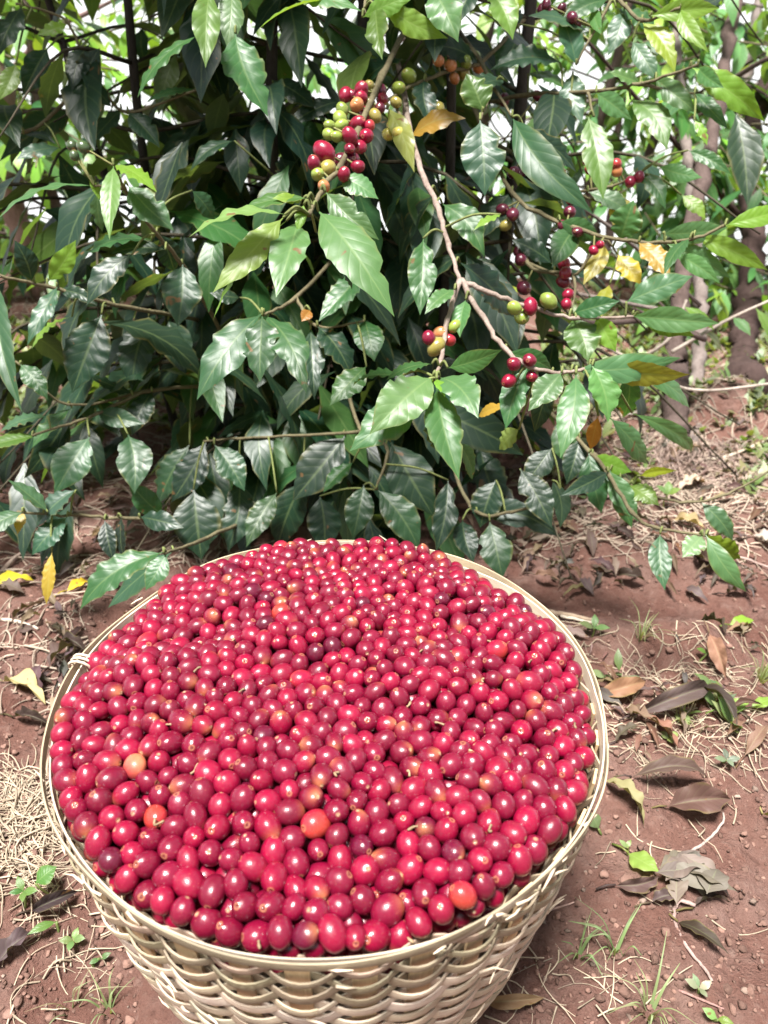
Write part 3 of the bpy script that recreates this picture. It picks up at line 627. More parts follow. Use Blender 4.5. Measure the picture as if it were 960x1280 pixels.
 ('Q', 600, 150, 606, 245, 60, (.028, .08, .045), 0, .04), ('Q', 604, 140, 583, 92, 46, OL, 0), ('Q', 640, 146, 742, 268, 44, (.035, .095, .045), 20, .12), ('Q', 630, 100, 590, 112, 34, (.05, .12, .07), 10), ('Q', 655, 160, 720, 215, 30, D, 10, .05, .05),
 ('V', 512, 172, 582, 148, 34, (.42, .22, .035), 0), ('V', 484, 134, 518, 216, 26, (.26, .27, .06), 20), ('V', 650, 40, 620, 95, 40, (.04, .10, .055), 0), ('V', 600, 80, 530, 60, 36, D), ('V', 530, 100, 540, 160, 34, D),
 ('I', 735, 145, 754, 250, 42, (.085, .17, .03), 0, .04), ('I', 788, 124, 834, 188, 38, (.08, .16, .03), 0), ('I', 818, 98, 872, 142, 26, (.07, .15, .05), 25, .10), ('I', 868, 116, 910, 162, 22, G, 10), ('I', 864, 84, 956, 152, 34, YG, 20, .14), ('I', 716, 90, 728, 155, 34, (.06, .13, .09), 10), ('I', 700, 78, 612, 88, 38, (.04, .10, .055), 0), ('I', 660, 92, 714, 116, 28, (.055, .14, .035), -20, .12), ('I', 868, 150, 884, 182, 14, YG), ('I', 800, 104, 760, 90, 24, (.09, .18, .06)), ('I', 872, 84, 905, 110, 18, S, 40), ('I', 745, 116, 790, 150, 20, S, 40),
 ('O', 802, 28, 844, 92, 32, (.24, .33, .03), 0), ('O', 849, 10, 886, 66, 22, YG, 15), ('O', 790, 52, 822, 102, 26, (.07, .14, .09), 15), ('O', 770, 10, 822, 40, 32, G), ('O', 720, 82, 700, 20, 36, (.05, .12, .07)), ('O', 742, 10, 752, 44, 14, S, 30), ('O', 760, 0, 700, 30, 30, G), ('O', 780, 12, 760, 70, 30, (.06, .13, .08)), ('O', 812, 20, 900, 10, 24, YG, 30), ('O', 650, 30, 640, 10, 20, D), ('O', 736, 40, 660, 20, 34, (.05, .12, .06)),
 ('W', 860, 188, 914, 218, 20, G, 15), ('W', 824, 208, 878, 222, 20, S, 30), ('W', 852, 244, 882, 274, 20, YG, 10), ('W', 796, 216, 832, 262, 26, G),
 ('Z', 112, 55, 90, 114, 32, D), ('Z', 28, 8, -4, 74, 34, D), ('Z', 84, 30, 46, 44, 20, YG), ('Z', 245, 112, 182, 128, 18, G, 20), ('Z', 152, 136, 110, 182, 24, (.04, .09, .06)), ('Z', 60, 60, 28, 120, 30, D), ('Z', 20, 80, 0, 125, 26, (.12, .22, .04)), ('Z', 30, 168, 70, 180, 18, D), ('Z', 75, 185, 20, 200, 24, (.06, .12, .08)), ('Z', 100, 110, 125, 60, 30, D), ('Z', 160, 140, 200, 185, 34, D), ('Z', 140, 135, 100, 90, 28, D),
]
CHX = {
 'A': [(432,118,9,'bright'),(452,112,9,'bright'),(461,109,8,'olive'),(446,131,9,'peach'),(461,129,8,'olive'),(475,113,9,'purple'),(478,124,8,'bright'),(475,135,7,'purple'),(457,142,8,'bright'),(469,145,8,'olive'),(428,137,8,'green'),(425,148,9,'green'),(427,157,8,'green'),(412,157,7,'green'),(411,168,8,'green'),(421,171,7,'green'),(447,155,10,'bright'),(437,170,10,'bright'),(458,170,9,'bright'),(462,157,7,'orange'),(450,184,9,'bright'),(437,186,7,'deep'),(405,190,13,'bright'),(392,204,9,'deep'),(427,202,11,'purple'),(441,201,10,'purple'),(447,208,8,'bright'),(410,210,10,'olive'),(397,218,9,'green'),(430,218,8,'bright'),(405,233,8,'peach'),(440,120,8,'deep'),(452,122,8,'bright')],
 'B': [(536,422,9,'deep'),(550,418,10,'peach'),(545,434,11,'olive'),(562,425,8,'orange'),(568,408,8,'green'),(643,385,9,'green'),(652,396,10,'green'),(663,383,10,'bright'),(686,376,10,'green'),(665,470,8,'bright'),(662,450,9,'deep'),(642,455,9,'deep'),(636,476,9,'bright')],
 'V': [(548,76,7,'peach'),(563,82,8,'peach'),(583,78,7,'green'),(594,71,7,'green'),(598,83,8,'peach'),(580,92,8,'olive'),(568,98,7,'peach'),(511,95,9,'green'),(498,110,8,'green'),(523,118,8,'green'),(495,128,7,'olive'),(549,135,7,'olive'),(485,168,8,'yellow'),(499,167,9,'yellow'),(490,156,7,'yellow')],
 'W': [(666,195,8,'wine'),(675,199,8,'wine'),(667,208,8,'wine'),(678,211,7,'wine'),(660,215,7,'wine'),(668,220,8,'wine'),(674,228,7,'wine'),(650,219,7,'wine'),(643,216,8,'wine'),(668,231,7,'wine'),(700,215,7,'peach'),(735,200,7,'peach'),(738,211,7,'orange'),(770,205,7,'orange'),(771,214,7,'peach'),(788,227,7,'bright'),(799,221,7,'deep'),(672,120,6,'wine'),(630,125,7,'wine')],
 'X': [(705,330,8,'bright'),(707,341,8,'bright'),(704,352,8,'deep'),(710,368,7,'bright'),(708,380,7,'bright'),(651,325,8,'wine'),(648,315,7,'wine'),(655,360,9,'wine'),(650,290,8,'olive')],
 'H': [(742,313,6,'bright'),(722,290,7,'wine'),(712,265,8,'wine'),(704,282,7,'wine'),(750,306,5,'bright'),(715,250,7,'purple'),(641,268,8,'wine'),(628,262,8,'wine'),(632,282,7,'olive')],
 'O': [(678,12,7,'wine'),(690,16,7,'wine'),(715,22,7,'wine'),(683,6,6,'wine'),(702,10,6,'wine'),(721,28,7,'wine')],
 'C': [(90,182,7,'unripe'),(104,184,8,'unripe'),(93,194,6,'unripe')],
}
CAMDIR = lambda p: nrm(CAM - p)
for key, polys in BR_.items():
    paths = [smooth_path([at(*p) for p in pl], 7) for pl in polys]; allp = np.concatenate(paths)
    bm_ = MB()
    green = key in 'AGHIO'
    for i, P in enumerate(paths):
        r0 = .0038 if key in 'AB' else .0029
        if i: r0 *= .75
        colr = np.linspace(0, 1, len(P))[:, None]
        rad = np.linspace(r0, r0 * .5, len(P)) * (1 + .25 * (np.arange(len(P)) % 7 == 0))
        tube(bm_, P + R.normal(0, .0006, P.shape), rad, 7, np.array((.30, .235, .20)) if key == 'B' else np.array((.15, .13, .075)), .2)
    todo = [l for l in LV if l[0] == key]; leaves = []
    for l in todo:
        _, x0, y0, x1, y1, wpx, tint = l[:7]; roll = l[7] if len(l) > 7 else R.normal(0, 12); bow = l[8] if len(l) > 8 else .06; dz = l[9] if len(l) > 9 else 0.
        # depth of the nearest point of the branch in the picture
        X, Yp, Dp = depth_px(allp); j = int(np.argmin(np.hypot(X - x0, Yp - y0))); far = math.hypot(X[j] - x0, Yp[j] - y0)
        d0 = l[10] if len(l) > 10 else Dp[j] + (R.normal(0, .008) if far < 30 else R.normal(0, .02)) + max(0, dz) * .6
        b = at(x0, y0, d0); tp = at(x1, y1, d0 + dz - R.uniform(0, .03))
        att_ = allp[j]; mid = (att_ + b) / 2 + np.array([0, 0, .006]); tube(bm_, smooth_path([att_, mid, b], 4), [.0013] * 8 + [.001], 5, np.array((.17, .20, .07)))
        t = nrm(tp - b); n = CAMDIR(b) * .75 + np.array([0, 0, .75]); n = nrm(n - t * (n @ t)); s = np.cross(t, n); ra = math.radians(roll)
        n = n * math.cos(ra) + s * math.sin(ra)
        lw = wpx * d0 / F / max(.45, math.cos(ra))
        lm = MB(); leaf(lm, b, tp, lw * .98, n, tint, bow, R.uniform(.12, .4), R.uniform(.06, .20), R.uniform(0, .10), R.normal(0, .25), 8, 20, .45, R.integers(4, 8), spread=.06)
        leaves.append((lm, b))
    root = bm_
    fruits = []
    for (cx_, cy_, cr_, kd) in CHX.get(key, []):
        X, Yp, Dp = depth_px(allp); j = int(np.argmin(np.hypot(X - cx_, Yp - cy_))); p = at(cx_, cy_, Dp[j] + R.uniform(-.014, .012))
        tube(bm_, [allp[j], (allp[j] + p) / 2, p], .0011, 4, np.array((.2, .2, .08)), cap=False)
        fruits.append((p, cr_ * Dp[j] / F, kd))
    bo = bm_.build('branch', M_BARK, shrub)
    for lm, b in leaves:
        o = lm.build('leaf', M_LEAF, None, True, b); o.parent = bo; o.matrix_parent_inverse = Matrix.Identity(4)
        o.location = tuple(np.asarray(b))      # the branch mesh is kept in world coordinates
    for p, r, kd in fruits:
        o = bpy.data.objects.new('cherry', cherry_me(kd, int(R.integers(0, 9)))); COL.objects.link(o); o.parent = bo
        ax = nrm(CAMDIR(p) * .6 + R.normal(0, .5, 3) + np.array([0, 0, -.2])); x = nrm(np.cross(ax, [.3, .4, .8])); rot = np.stack([x, np.cross(ax, x), ax], 1) * r / .008
        o.matrix_local = Matrix([list(rot[k]) + [p[k]] for k in range(3)] + [[0, 0, 0, 1]])

# ------------------------------------------------------------------ trees and shrubs behind
def back_tree(name, pts, r0, r1, col, label, cat, crown_n=0, crown_c=None, crown_r=None, size=.1, tint=G, limbs=0):
    b = np.array(pts[0]); e = empty(name, b, label, cat)
    t = MB(); P = smooth_path(pts, 14); P = P + R.normal(0, .0035, P.shape) * min(1, r0 / .02); tube(t, P, np.linspace(r0, r1, len(P)) * (1 + .08 * R.normal(size=len(P))), 10, np.array(col), .30)
    for k in range(limbs):
        p0 = P[int(len(P) * R.uniform(.35, .9))]; a = R.random() * 6.28; ln = R.uniform(.3, .9); o = np.array([math.cos(a), math.sin(a), R.uniform(-.1, .6)])
        tube(t, smooth_path([p0, p0 + o * ln * .5 + R.normal(0, .03, 3), p0 + o * ln + R.normal(0, .06, 3)], 4), np.linspace(r1 * .5, .003, 9), 5, np.array(col))
    t.build('trunk', M_BARK, e)
    if crown_n:
        c = MB()
        for (cc, rr, nn) in zip(crown_c, crown_r, [crown_n // len(crown_c)] * len(crown_c)):
            cc = np.array(cc); rr = np.array(rr)
            ncl = max(4, nn // 14)
            for _ in range(ncl):
                q0 = cc + rr * nrm(R.normal(size=3)) * R.random() ** .4; out0 = nrm((q0 - cc) * [1, 1, 0] + R.normal(0, .1, 3) * [1, 1, 0])
                tw = np.array([out0[0], out0[1], R.uniform(-.5, .3)]) * R.uniform(.15, .35)
                tube(c, [q0 - tw * .5, q0, q0 + tw * .5], .0028, 3, np.array((.15, .13, .08)), mat=1, cap=False)
                for m in range(14):
                    p = q0 + tw * (m / 13 - .5) + R.normal(0, .012, 3); rnd = R.random()
                    tn = tint if rnd < .45 else (YG if rnd < .65 else (S if rnd < .93 else D))  # haze and brightness of the background put into paler leaf tints
                    bulk_leaf(c, p, nrm(out0 + R.normal(0, .6, 3) * [1, 1, 0]), size * .85, np.array(tn) * 1.4, 2, 6)
        c.build('crown', [M_LEAF, M_BARK], e)
    return e
def ground_pt(x, y): return (x, y, float(ground_z(x, y)) - .02)
MAUVE = (.26, .17, .16); RB = (.105, .074, .066); GREY = (.20, .165, .15)
back_tree('tree', [ground_pt(-1.62, 3.5), (-1.62, 3.5, .3), (-1.60, 3.5, .9), (-1.58, 3.52, 2.2)], .055, .04, MAUVE, 'pale mauve trunked tree at the far left, against the white sky', 'tree', 420, [(-1.7, 3.5, 1.9), (-1.3, 3.7, 1.5)], [(.8, .6, .4), (.5, .5, .35)], .11, G, 5)
back_tree('tree', [ground_pt(-1.02, 2.25), (-1.03, 2.25, .25), (-1.0, 2.27, .6), (-1.05, 2.3, 1.2)], .035, .018, (.26, .17, .15), 'thin brown coffee trunk low at the left, behind the dangling leaves', 'coffee tree', 300, [(-1.05, 2.25, .62)], [(.5, .4, .3)], .11, YG, 4)
back_tree('coffee_tree', [gnd(843, 548), at(846, 480, 1.50), at(845, 420, 1.56), at(862, 300, 1.66), at(900, 120, 1.8), at(930, -60, 1.95)], .024, .014, RB, 'rough brown coffee trunk right of the basket, just behind the root mound', 'coffee tree', 170, [at(880, 150, 1.9), at(830, 240, 2.0)], [(.28, .25, .25), (.2, .2, .15)], .105, G, 3)
back_tree('coffee_tree', [gnd(874, 520), at(872, 470, 1.66), at(876, 380, 1.72), at(868, 280, 1.8), at(850, 120, 1.9), at(840, -60, 2.0)], .016, .010, GREY, 'slender greyish coffee trunk close behind the rough brown one', 'coffee tree', 150, [at(800, 60, 2.1), at(880, 330, 2.0)], [(.28, .25, .2), (.18, .15, .12)], .10, S, 3)
back_tree('tree', [gnd(928, 512), at(926, 470, 1.86), at(930, 420, 1.95), at(942, 300, 2.1), at(935, 190, 2.2), at(975, 40, 2.3)],   .045, .020, (.06, .038, .034), 'thick dark red brown trunk at the right edge with a flared base', 'tree', 300, [at(950, 60, 2.4), at(990, 300, 2.3)], [(.35, .3, .25), (.25, .25, .2)], .11, G, 4)
back_tree('tree', [ground_pt(.98, 2.5), at(905, 330, 2.75), at(912, 210, 2.85), at(940, 60, 3.0), at(960, -80, 3.1)], .03, .018, GREY, 'leaning pale grey trunk at the upper right, among bright leaves', 'tree', 260, [at(900, 60, 3.0), at(930, 180, 2.9)], [(.5, .4, .3), (.35, .3, .25)], .12, S, 5)
specs = [(-2.3, 3.0, .55, 'bushy pale green coffee shrub at the far left, behind the mauve trunk'), (-1.35, 2.75, .38, 'low yellow green coffee shrub lit from behind at the left'), (-.55, 3.3, .55, 'dim coffee shrub glimpsed through the middle of the dark one'),
         (.35, 3.0, .60, 'coffee shrub showing in gaps right of the dark crown'), (.95, 3.5, .65, 'sparse bright coffee shrub behind the red cherry sprays'), (1.65, 3.0, .62, 'pale leafy coffee shrub at the right edge, behind the trunks'), (.62, 2.45, .4, 'low bright coffee shrub directly behind the yellow leaves at the right'), (1.12, 2.3, .4, 'low pale coffee shrub between the trunks and the right edge'), (.85, 2.65, .4, 'low shrub with silvery leaves behind the leaning grey trunk'), (-.92, 2.3, .4, 'low glowing yellow green shrub low at the left'), (-1.3, 2.5, .4, 'low light green shrub at the left edge'), (1.5, 4.4, .9, 'tall thin coffee shrub farthest back at the right'), (.1, 4.6, .8, 'tall coffee shrub farthest back, above the dark crown'), (-1.0, 4.6, .6, 'pale coffee shrub farthest back at the left')]
for (x, y, h, lb) in specs:
    gz = float(ground_z(x, y)); zc = .55 if y > 2.7 else .27
    back_tree('coffee_shrub', [(x, y, gz - .03), (x + .02, y, gz + (zc - gz) * .5), (x - .02, y, zc + .1), (x + .05, y, zc + .7)], .022, .01, RB, lb, 'coffee shrub', 430, [(x, y, zc - .25), (x + .1, y, zc + .15), (x - .1, y, zc + .55)], [(.55, .4, .22), (.5, .4, .25), (.4, .35, .25)], .115, (.06, .14, .04) if x > -1 else (.10, .2, .04), 6)

# a few bare pale twigs of the trees behind the right side
for i, (pl, lb) in enumerate([([(712, 405, 1.3), (770, 440, 1.3), (835, 478, 1.3), (885, 488, 1.32), (975, 478, 1.35)], 'long pale bare twig arching in front of the trunks at the right'),
             ([(790, 455, 1.45), (835, 425, 1.4), (852, 390, 1.4), (858, 375, 1.4)], 'short pale forked twig in front of the rough brown trunk'),
             ([(840, 440, 1.4), (900, 405, 1.4), (930, 390, 1.4), (975, 370, 1.4)], 'green tipped twig slanting up to the right edge')]):
    t = MB(); P = smooth_path([at(*p) for p in pl], 6); tube(t, P, np.linspace(.0036, .0022, len(P)), 6, np.array((.42, .36, .31)), .2)
    e = empty('twig', P[0], lb, 'twig'); t.build('stick', M_BARK, e)
    if i:
        for k in range(3):
            c = MB(); p = P[len(P) * (k + 1) // 4]; q = p + np.array([R.uniform(.02, .06), R.normal(0, .03), -R.uniform(.02, .07)]); leaf(c, p, q, .024, np.array([0, -.6, .8]), YG if k != 1 else S, nu=6, nv=12); c.build('leaf', M_LEAF, e)

# ------------------------------------------------------------------ litter on the ground
def dry_leaf(x0, y0, x1, y1, wpx, tint, label, name='dry_leaf', cat='dead leaf', lift=.004, bow=.12, fold=.5, curl=.15, wave=.35, twist=.6, mat=None, group=None):
    b = gnd(x0, y0, lift); t = gnd(x1, y1, lift + R.uniform(0, .006)); d = depth_px(b)[2]
    m = MB()
    if mat is None: fold, curl, twist, wave = R.uniform(.45, 1.15), R.uniform(.05, .4), R.normal(0, .8), R.uniform(.15, .4)
    leaf(m, b, t, wpx * d / F * 1.15, np.array([R.normal(0, .35), -.15 + R.normal(0, .3), 1]), tint, bow, fold, wave, curl, twist, 8, 18, .3, R.integers(2, 5), spread=.1)
    # stem stub
    s = nrm(b - t); tube(m, [b + np.array([0, 0, .001]), b + s * .008 + np.array([0, 0, .003]), b + s * .018], .0011, 4, np.array(tint) * .8)
    ctr = (b + t) / 2
    o = m.build(name, mat or M_DRY, None, True, ctr); tag(o, label, cat, group)
    return o
PB = (.095, .060, .060); DB = (.058, .036, .033); TAN = (.34, .26, .17); RBR = (.24, .12, .09); GP = (.30, .26, .22); YT = (.36, .31, .13)
for a in [
 (790, 898, 888, 866, 34, PB, 'broad purplish brown dead leaf lying across straw right of the basket'),
 (802, 900, 846, 946, 22, RBR, 'rolled reddish brown dead leaf shaped like a cigar, pointing down to the right'),
 (788, 976, 884, 978, 26, PB, 'long folded purple brown dead leaf above the crumpled one'),
 (868, 866, 920, 922, 22, DB, 'dark brittle dead leaf with holes, right of the rolled reddish one'),
 (744, 872, 806, 858, 24, RBR, 'brown curled dead leaf touching the right of the basket rim'),
 (768, 932, 800, 914, 16, PB, 'small mauve dead leaf right beside the basket'),
 (884, 800, 906, 852, 26, (.27, .17, .13), 'curled pinkish dead leaf standing on edge with yellow tip'),
 (928, 950, 958, 912, 18, RBR, 'tube shaped rolled brown leaf at the right edge'),
 (832, 1012, 912, 1004, 44, (.11, .066, .056), 'large crinkled brown dead leaf half sunk in the soil above the bent twig'),
 (754, 976, 804, 1036, 26, (.36, .26, .15), 'long yellow tan dead leaf just right of the basket rim'),
 (952, 1020, 972, 1064, 26, YT, 'yellow fallen leaf cut off by the right edge'),
 (4, 856, 58, 884, 34, (.42, .38, .22), 'pale yellow fallen leaf left of the basket rim'),
 (-12, 742, 44, 730, 20, Y, 'bright yellow fallen leaf at the left edge beneath the shrub'),
 (84, 742, 112, 732, 16, Y, 'small yellow fallen leaf near the two low hanging leaves'),
 (40, 1142, 100, 1118, 32, DB, 'dark curled dead leaf under the round green seedling'),
 (-6, 1216, 46, 1170, 34, (.10, .065, .065), 'dark grey dead leaf at the lower left edge'),
 (768, 1110, 822, 1102, 26, PB, 'flat mauve dead leaf under the fallen green one'),
 (812, 1132, 846, 1124, 20, PB, 'little mauve dead leaf below the crumpled grey one'),
 (866, 1136, 912, 1134, 14, DB, 'narrow dark dead leaf lower right of the crumpled grey one'),
 (846, 1156, 908, 1202, 18, DB, 'dark spindly dead leaf beside the pale bent stem'),
 (600, 1256, 680, 1252, 24, (.24, .15, .11), 'brown dead leaf half under the basket at the lower right'),
 (770, 668, 812, 660, 20, PB, 'dead brown leaf on the sandy strip left of the hanging twig'),
 (868, 700, 902, 722, 24, DB, 'dark crumpled dead leaf behind the two hanging leaves'),
 (770, 722, 806, 732, 24, DB, 'dark crumpled dead leaf on the pale sandy strip'),
 (905, 745, 936, 752, 16, DB, 'tiny dark dead leaf under the longest hanging leaf'),
 (668, 722, 700, 734, 14, (.20, .13, .11), 'brown stubby dead leaf behind the right of the basket rim'),
 (872, 782, 905, 802, 18, DB, 'dark dead leaf left of the fallen green leaf'),
 (840, 652, 880, 668, 22, TAN, 'pale tan dead leaf just under the root mound'),
 (845, 618, 880, 606, 16, (.50, .44, .36), 'whitish curled dead leaf at the foot of the root mound'),
 (940, 672, 975, 690, 18, (.45, .34, .28), 'pinkish pale dead leaf at the right edge below the mound'),
 (62, 838, 100, 812, 26, PB, 'mauve grey dead leaf on dark soil left of the basket'),
 (70, 806, 112, 826, 20, DB, 'dark dead leaf on soil left of the basket rim'),
 (18, 900, 66, 906, 24, DB, 'dark brown dead leaf below the pale yellow one'),
]:
    dry_leaf(*a)
def fresh(x0, y0, x1, y1, wpx, tint, label, cat='fallen leaf'): dry_leaf(x0, y0, x1, y1, wpx, tint, label, 'fallen_leaf', cat, .006, .08, .25, .08, .12, .2, M_LEAF)
fresh(784, 1072, 822, 1100, 26, (.26, .36, .09), 'light green fallen leaf left of the crumpled grey one')
fresh(910, 786, 942, 778, 14, (.20, .34, .03), 'small bright green fallen leaf on bare soil at the right')
fresh(900, 892, 935, 886, 14, (.24, .36, .08), 'pale green narrow fallen leaf among the straw at the right')
fresh(936, 890, 966, 884, 14, (.20, .33, .06), 'green fallen leaf cut by the right edge among straw')

# crumpled grey lump
m = MB(); c0 = gnd(866, 1100); d0 = depth_px(c0)[2]; sR = 42 * d0 / F
for k in range(13):
    a_ = R.random() * 6.28; ctr = c0 + np.array([R.normal(0, .34), R.normal(0, .26), 0]) * sR; ctr[2] = float(ground_z(ctr[0], ctr[1])) + R.uniform(.004, .016)
    o = np.array([math.cos(a_), math.sin(a_), R.normal(0, .15)]) * sR * R.uniform(.5, .85)
    leaf(m, ctr - o, ctr + o, sR * R.uniform(.6, 1.0), np.array([R.normal(0, .45), R.normal(0, .45), 1]), np.array((.15, .122, .108)) * R.uniform(.75, 1.25), R.uniform(0, .10), R.uniform(.15, .5), R.uniform(.10, .22), R.uniform(0, .3), R.normal(0, .6), 12, 26, .5, R.integers(2, 4), spread=.06)
tag(m.build('crumpled_clump', M_DRY, None, True, c0), 'crumpled grey lump of dried plant matter on red soil at the lower right', 'dried clump')

def stick(pl, r, col, label, name='twig', cat='twig', group=None):
    P = smooth_path([gnd(x, y, r * .8 + (l if len(q_) > 2 else 0)) for q_ in pl for (x, y, l) in [(q_ + (0,))[:3]]], 6); m = MB(); tube(m, P + R.normal(0, r * .12, P.shape), np.linspace(r, r * .6, len(P)), 6, np.array(col), .25)
    o = m.build(name, M_BARK, None, True, P[0]); return tag(o, label, cat, group)
stick([(860, 1068), (885, 1050), (902, 1032, .004), (904, 1016)], .0016, (.45, .36, .32), 'pale bent twig rising from the crumpled grey lump')
stick([(868, 1135, .004), (846, 1132, .006), (843, 1152), (858, 1185), (880, 1212), (890, 1228)], .0019, (.42, .30, .27), 'hooked pinkish dry stem below the crumpled grey lump')
stick([(665, 768, .006), (700, 773, .004), (742, 778)], .0045, (.40, .30, .22), 'pale peeled stick poking out behind the right of the basket')
stick([(700, 776, .006), (740, 782, .002)], .0025, (.62, .54, .44), 'thin whitish split stick beside the peeled one')
stick([(-10, 776), (20, 780, .003), (48, 788)], .003, (.55, .45, .38), 'pale thin stick at the left edge, above the pale yellow leaf')
stick([(0, 720), (20, 702, .004), (38, 690)], .004, (.42, .32, .27), 'light brown stick at the left edge beneath the shrub')
stick([(848, 1238), (880, 1252), (905, 1262)], .0012, (.34, .2, .18), 'thin dark red rootlet near the lower right corner')
stick([(655, 1152), (690, 1138), (720, 1128)], .0013, (.42, .28, .24), 'thin reddish straw right beside the basket side')
stick([(890, 690), (930, 702, .003), (975, 716)], .0026, (.38, .28, .25), 'brown stick on the soil at the right edge beneath the hanging leaves')
stick([(880, 540), (920, 535, .004), (975, 545)], .004, (.5, .42, .34), 'pale fallen stick in front of the thick trunk at the right edge')
stick([(690, 640), (760, 624, .003), (840, 622)], .0035, (.30, .22, .2), 'long brown stick lying on the soil below the right hand sprays')

# seedlings, tufts
def plantlet(px_, py_, leaves_, label, name='seedling', cat='seedling', tint=(.14, .28, .05), stem_h=.02, lw=.5, group=None):
    b = gnd(px_, py_, 0); d = depth_px(b)[2]; e = empty(name, b, label, cat, group)
    st = MB(); top = b + np.array([R.normal(0, .004), R.normal(0, .004), stem_h]); tube(st, smooth_path([b - [0, 0, .004], (b + top) / 2 + R.normal(0, .002, 3), top], 4), .0012, 5, np.array((.22, .28, .10))); st.build('stem', M_LEAF, e)
    for (dx, dy, ln, h) in leaves_:
        az = math.atan2(-dy, dx); l_ = ln * d / F; o = np.array([math.cos(az), math.sin(az), h]); o = nrm(o)
        lm = MB(); l_ *= .85; leaf(lm, top, top + o * l_, l_ * lw, np.array([0, -.2, 1]), np.array(tint) * .62 + .02, .08, .2, .08, .05, 0, 6, 12, 0, 4, spread=.12); lm.build('leaf', M_LEAF, e)
plantlet(62, 1116, [(10, -8, 34, .3)], 'round pale green seedling leaf left of the basket', lw=.95, stem_h=.016)
plantlet(30, 1132, [(12, 2, 26, .3), (-8, -10, 24, .5), (4, 10, 22, .2), (-10, 4, 20, .3)], 'small narrow leaved seedling left of the round leaf')
plantlet(72, 1162, [(-14, 10, 40, .15)], 'single lance shaped green blade above the bare soil at the lower left', stem_h=.008, lw=.35)
plantlet(96, 1178, [(10, 0, 20, .3), (-10, 2, 20, .3), (0, 10, 18, .2), (2, -10, 18, .4)], 'tiny four leaved pale green seedling beside the basket at the lower left', tint=(.24, .36, .10), stem_h=.008, lw=.6)
plantlet(118, 1208, [(10, -4, 18, .3), (-8, 6, 16, .2)], 'tiny two leaved seedling near the bottom of the basket', tint=(.14, .26, .07), stem_h=.006)
plantlet(752, 1038, [(-6, -8, 26, .5)], 'round light green leaf sprouting at the right of the basket', tint=(.24, .38, .10), lw=.9, stem_h=.006)
plantlet(872, 1240, [(-14, -6, 24, .4), (12, -4, 22, .5), (-4, -12, 20, .5), (4, 8, 16, .2)], 'whitish green four leaved seedling at the lower right', tint=(.40, .48, .30), stem_h=.008, lw=.5)
plantlet(888, 1272, [(-10, -6, 24, .3), (10, 4, 22, .2)], 'pale green seedling cut off by the bottom edge', tint=(.30, .42, .12), lw=.6, stem_h=.006)
plantlet(838, 930, [(-8, -3, 16, .3), (8, -3, 16, .3), (0, 8, 14, .2)], 'tiny clover like sprout between the dead leaves at the right', tint=(.30, .42, .12), lw=.8, stem_h=.006)
plantlet(872, 828, [(8, -8, 24, .5), (-10, -2, 18, .4), (4, 4, 16, .3)], 'bright green sprout left of the curled pinkish leaf', tint=(.16, .32, .04), stem_h=.012)
plantlet(740, 795, [(-12, 0, 26, .4), (10, 4, 24, .3), (2, -10, 22, .6)], 'pale weed sprouting beside the basket rim at the right', tint=(.22, .32, .12), stem_h=.014)
plantlet(905, 952, [(-12, 0, 20, .2), (10, 0, 20, .2), (2, 10, 16, .2), (0, -10, 18, .4)], 'low grey green weed at the right beneath the rolled tube leaf', tint=(.26, .32, .20), stem_h=.008)
plantlet(785, 1070, [(-8, -8, 16, .4), (6, -8, 14, .5)], 'small sprout above the fallen light green leaf', tint=(.28, .40, .12), stem_h=.008)
plantlet(830, 640, [(-12, -4, 22, .6), (12, 0, 20, .6), (2, -10, 22, .8)], 'pale green young plant on the soil between the hanging twigs', tint=(.22, .36, .10), stem_h=.03, lw=.6)
def grass(px_, py_, n, ln, label, col=(.20, .30, .09), lean=(0, 0), name='grass_tuft', group=None):
    n = int(n * .75); col = np.array(col) * .75 + .03
    b = gnd(px_, py_, 0); d = depth_px(b)[2]; m = MB()
    for _ in range(n):
        a = R.random() * 6.28; l_ = ln * d / F * R.uniform(.5, 1.2); o = np.array([math.cos(a) + lean[0], math.sin(a) + lean[1], 0]) * R.uniform(.3, 1.1)
        p0 = b + np.array([math.cos(a), math.sin(a), 0]) * R.uniform(0, .006); P = smooth_path([p0, p0 + np.array([o[0] * .35, o[1] * .35, .55]) * l_, p0 + np.array([o[0], o[1], R.uniform(.3, .9)]) * l_], 5)
        w_ = R.uniform(.0006, .0016); tw = nrm(np.cross(o + [0, 0, .01], [0, 0, 1])); k_ = len(P); wd = np.linspace(1, .1, k_) * w_
        V = np.concatenate([P - tw * wd[:, None], P + np.array([0, 0, -.3]) * wd[:, None], P + tw * wd[:, None]])
        q = [(i, i + 1, k_ + i + 1, k_ + i) for i in range(k_ - 1)] + [(k_ + i, k_ + i + 1, 2 * k_ + i + 1, 2 * k_ + i) for i in range(k_ - 1)]
        m.add(V, q, None, np.full((3 * k_, 2), (.3, .5)), np.array(col) * R.uniform(.7, 1.4) * (1 + R.normal(0, .06, 3)))
    return tag(m.build(name, M_LEAF, None, True, b), label, 'grass tuft', group)
grass(812, 1268, 22, 70, 'thin grass tuft at the bottom, left of the whitish seedling', (.30, .34, .16))
grass(770, 1190, 14, 70, 'wispy green grass tuft beside the basket at the lower right', (.20, .32, .12))
grass(722, 1196, 12, 55, 'short grass tuft touching the basket side at the lower right', (.20, .30, .12))
grass(852, 905, 14, 45, 'dry grass wisp among the purplish dead leaves', (.36, .34, .18))
grass(950, 850, 26, 60, 'pale grass tuft at the right edge among straw', (.34, .38, .20))
grass(800, 800, 22, 50, 'sparse grass tuft right of the basket rim', (.28, .30, .15))
grass(136, 1262, 12, 50, 'thin grass wisp beside the basket at the lower left', (.30, .34, .16))
grass(90, 1260, 10, 60, 'dry grass wisp at the bottom left', (.40, .36, .22))

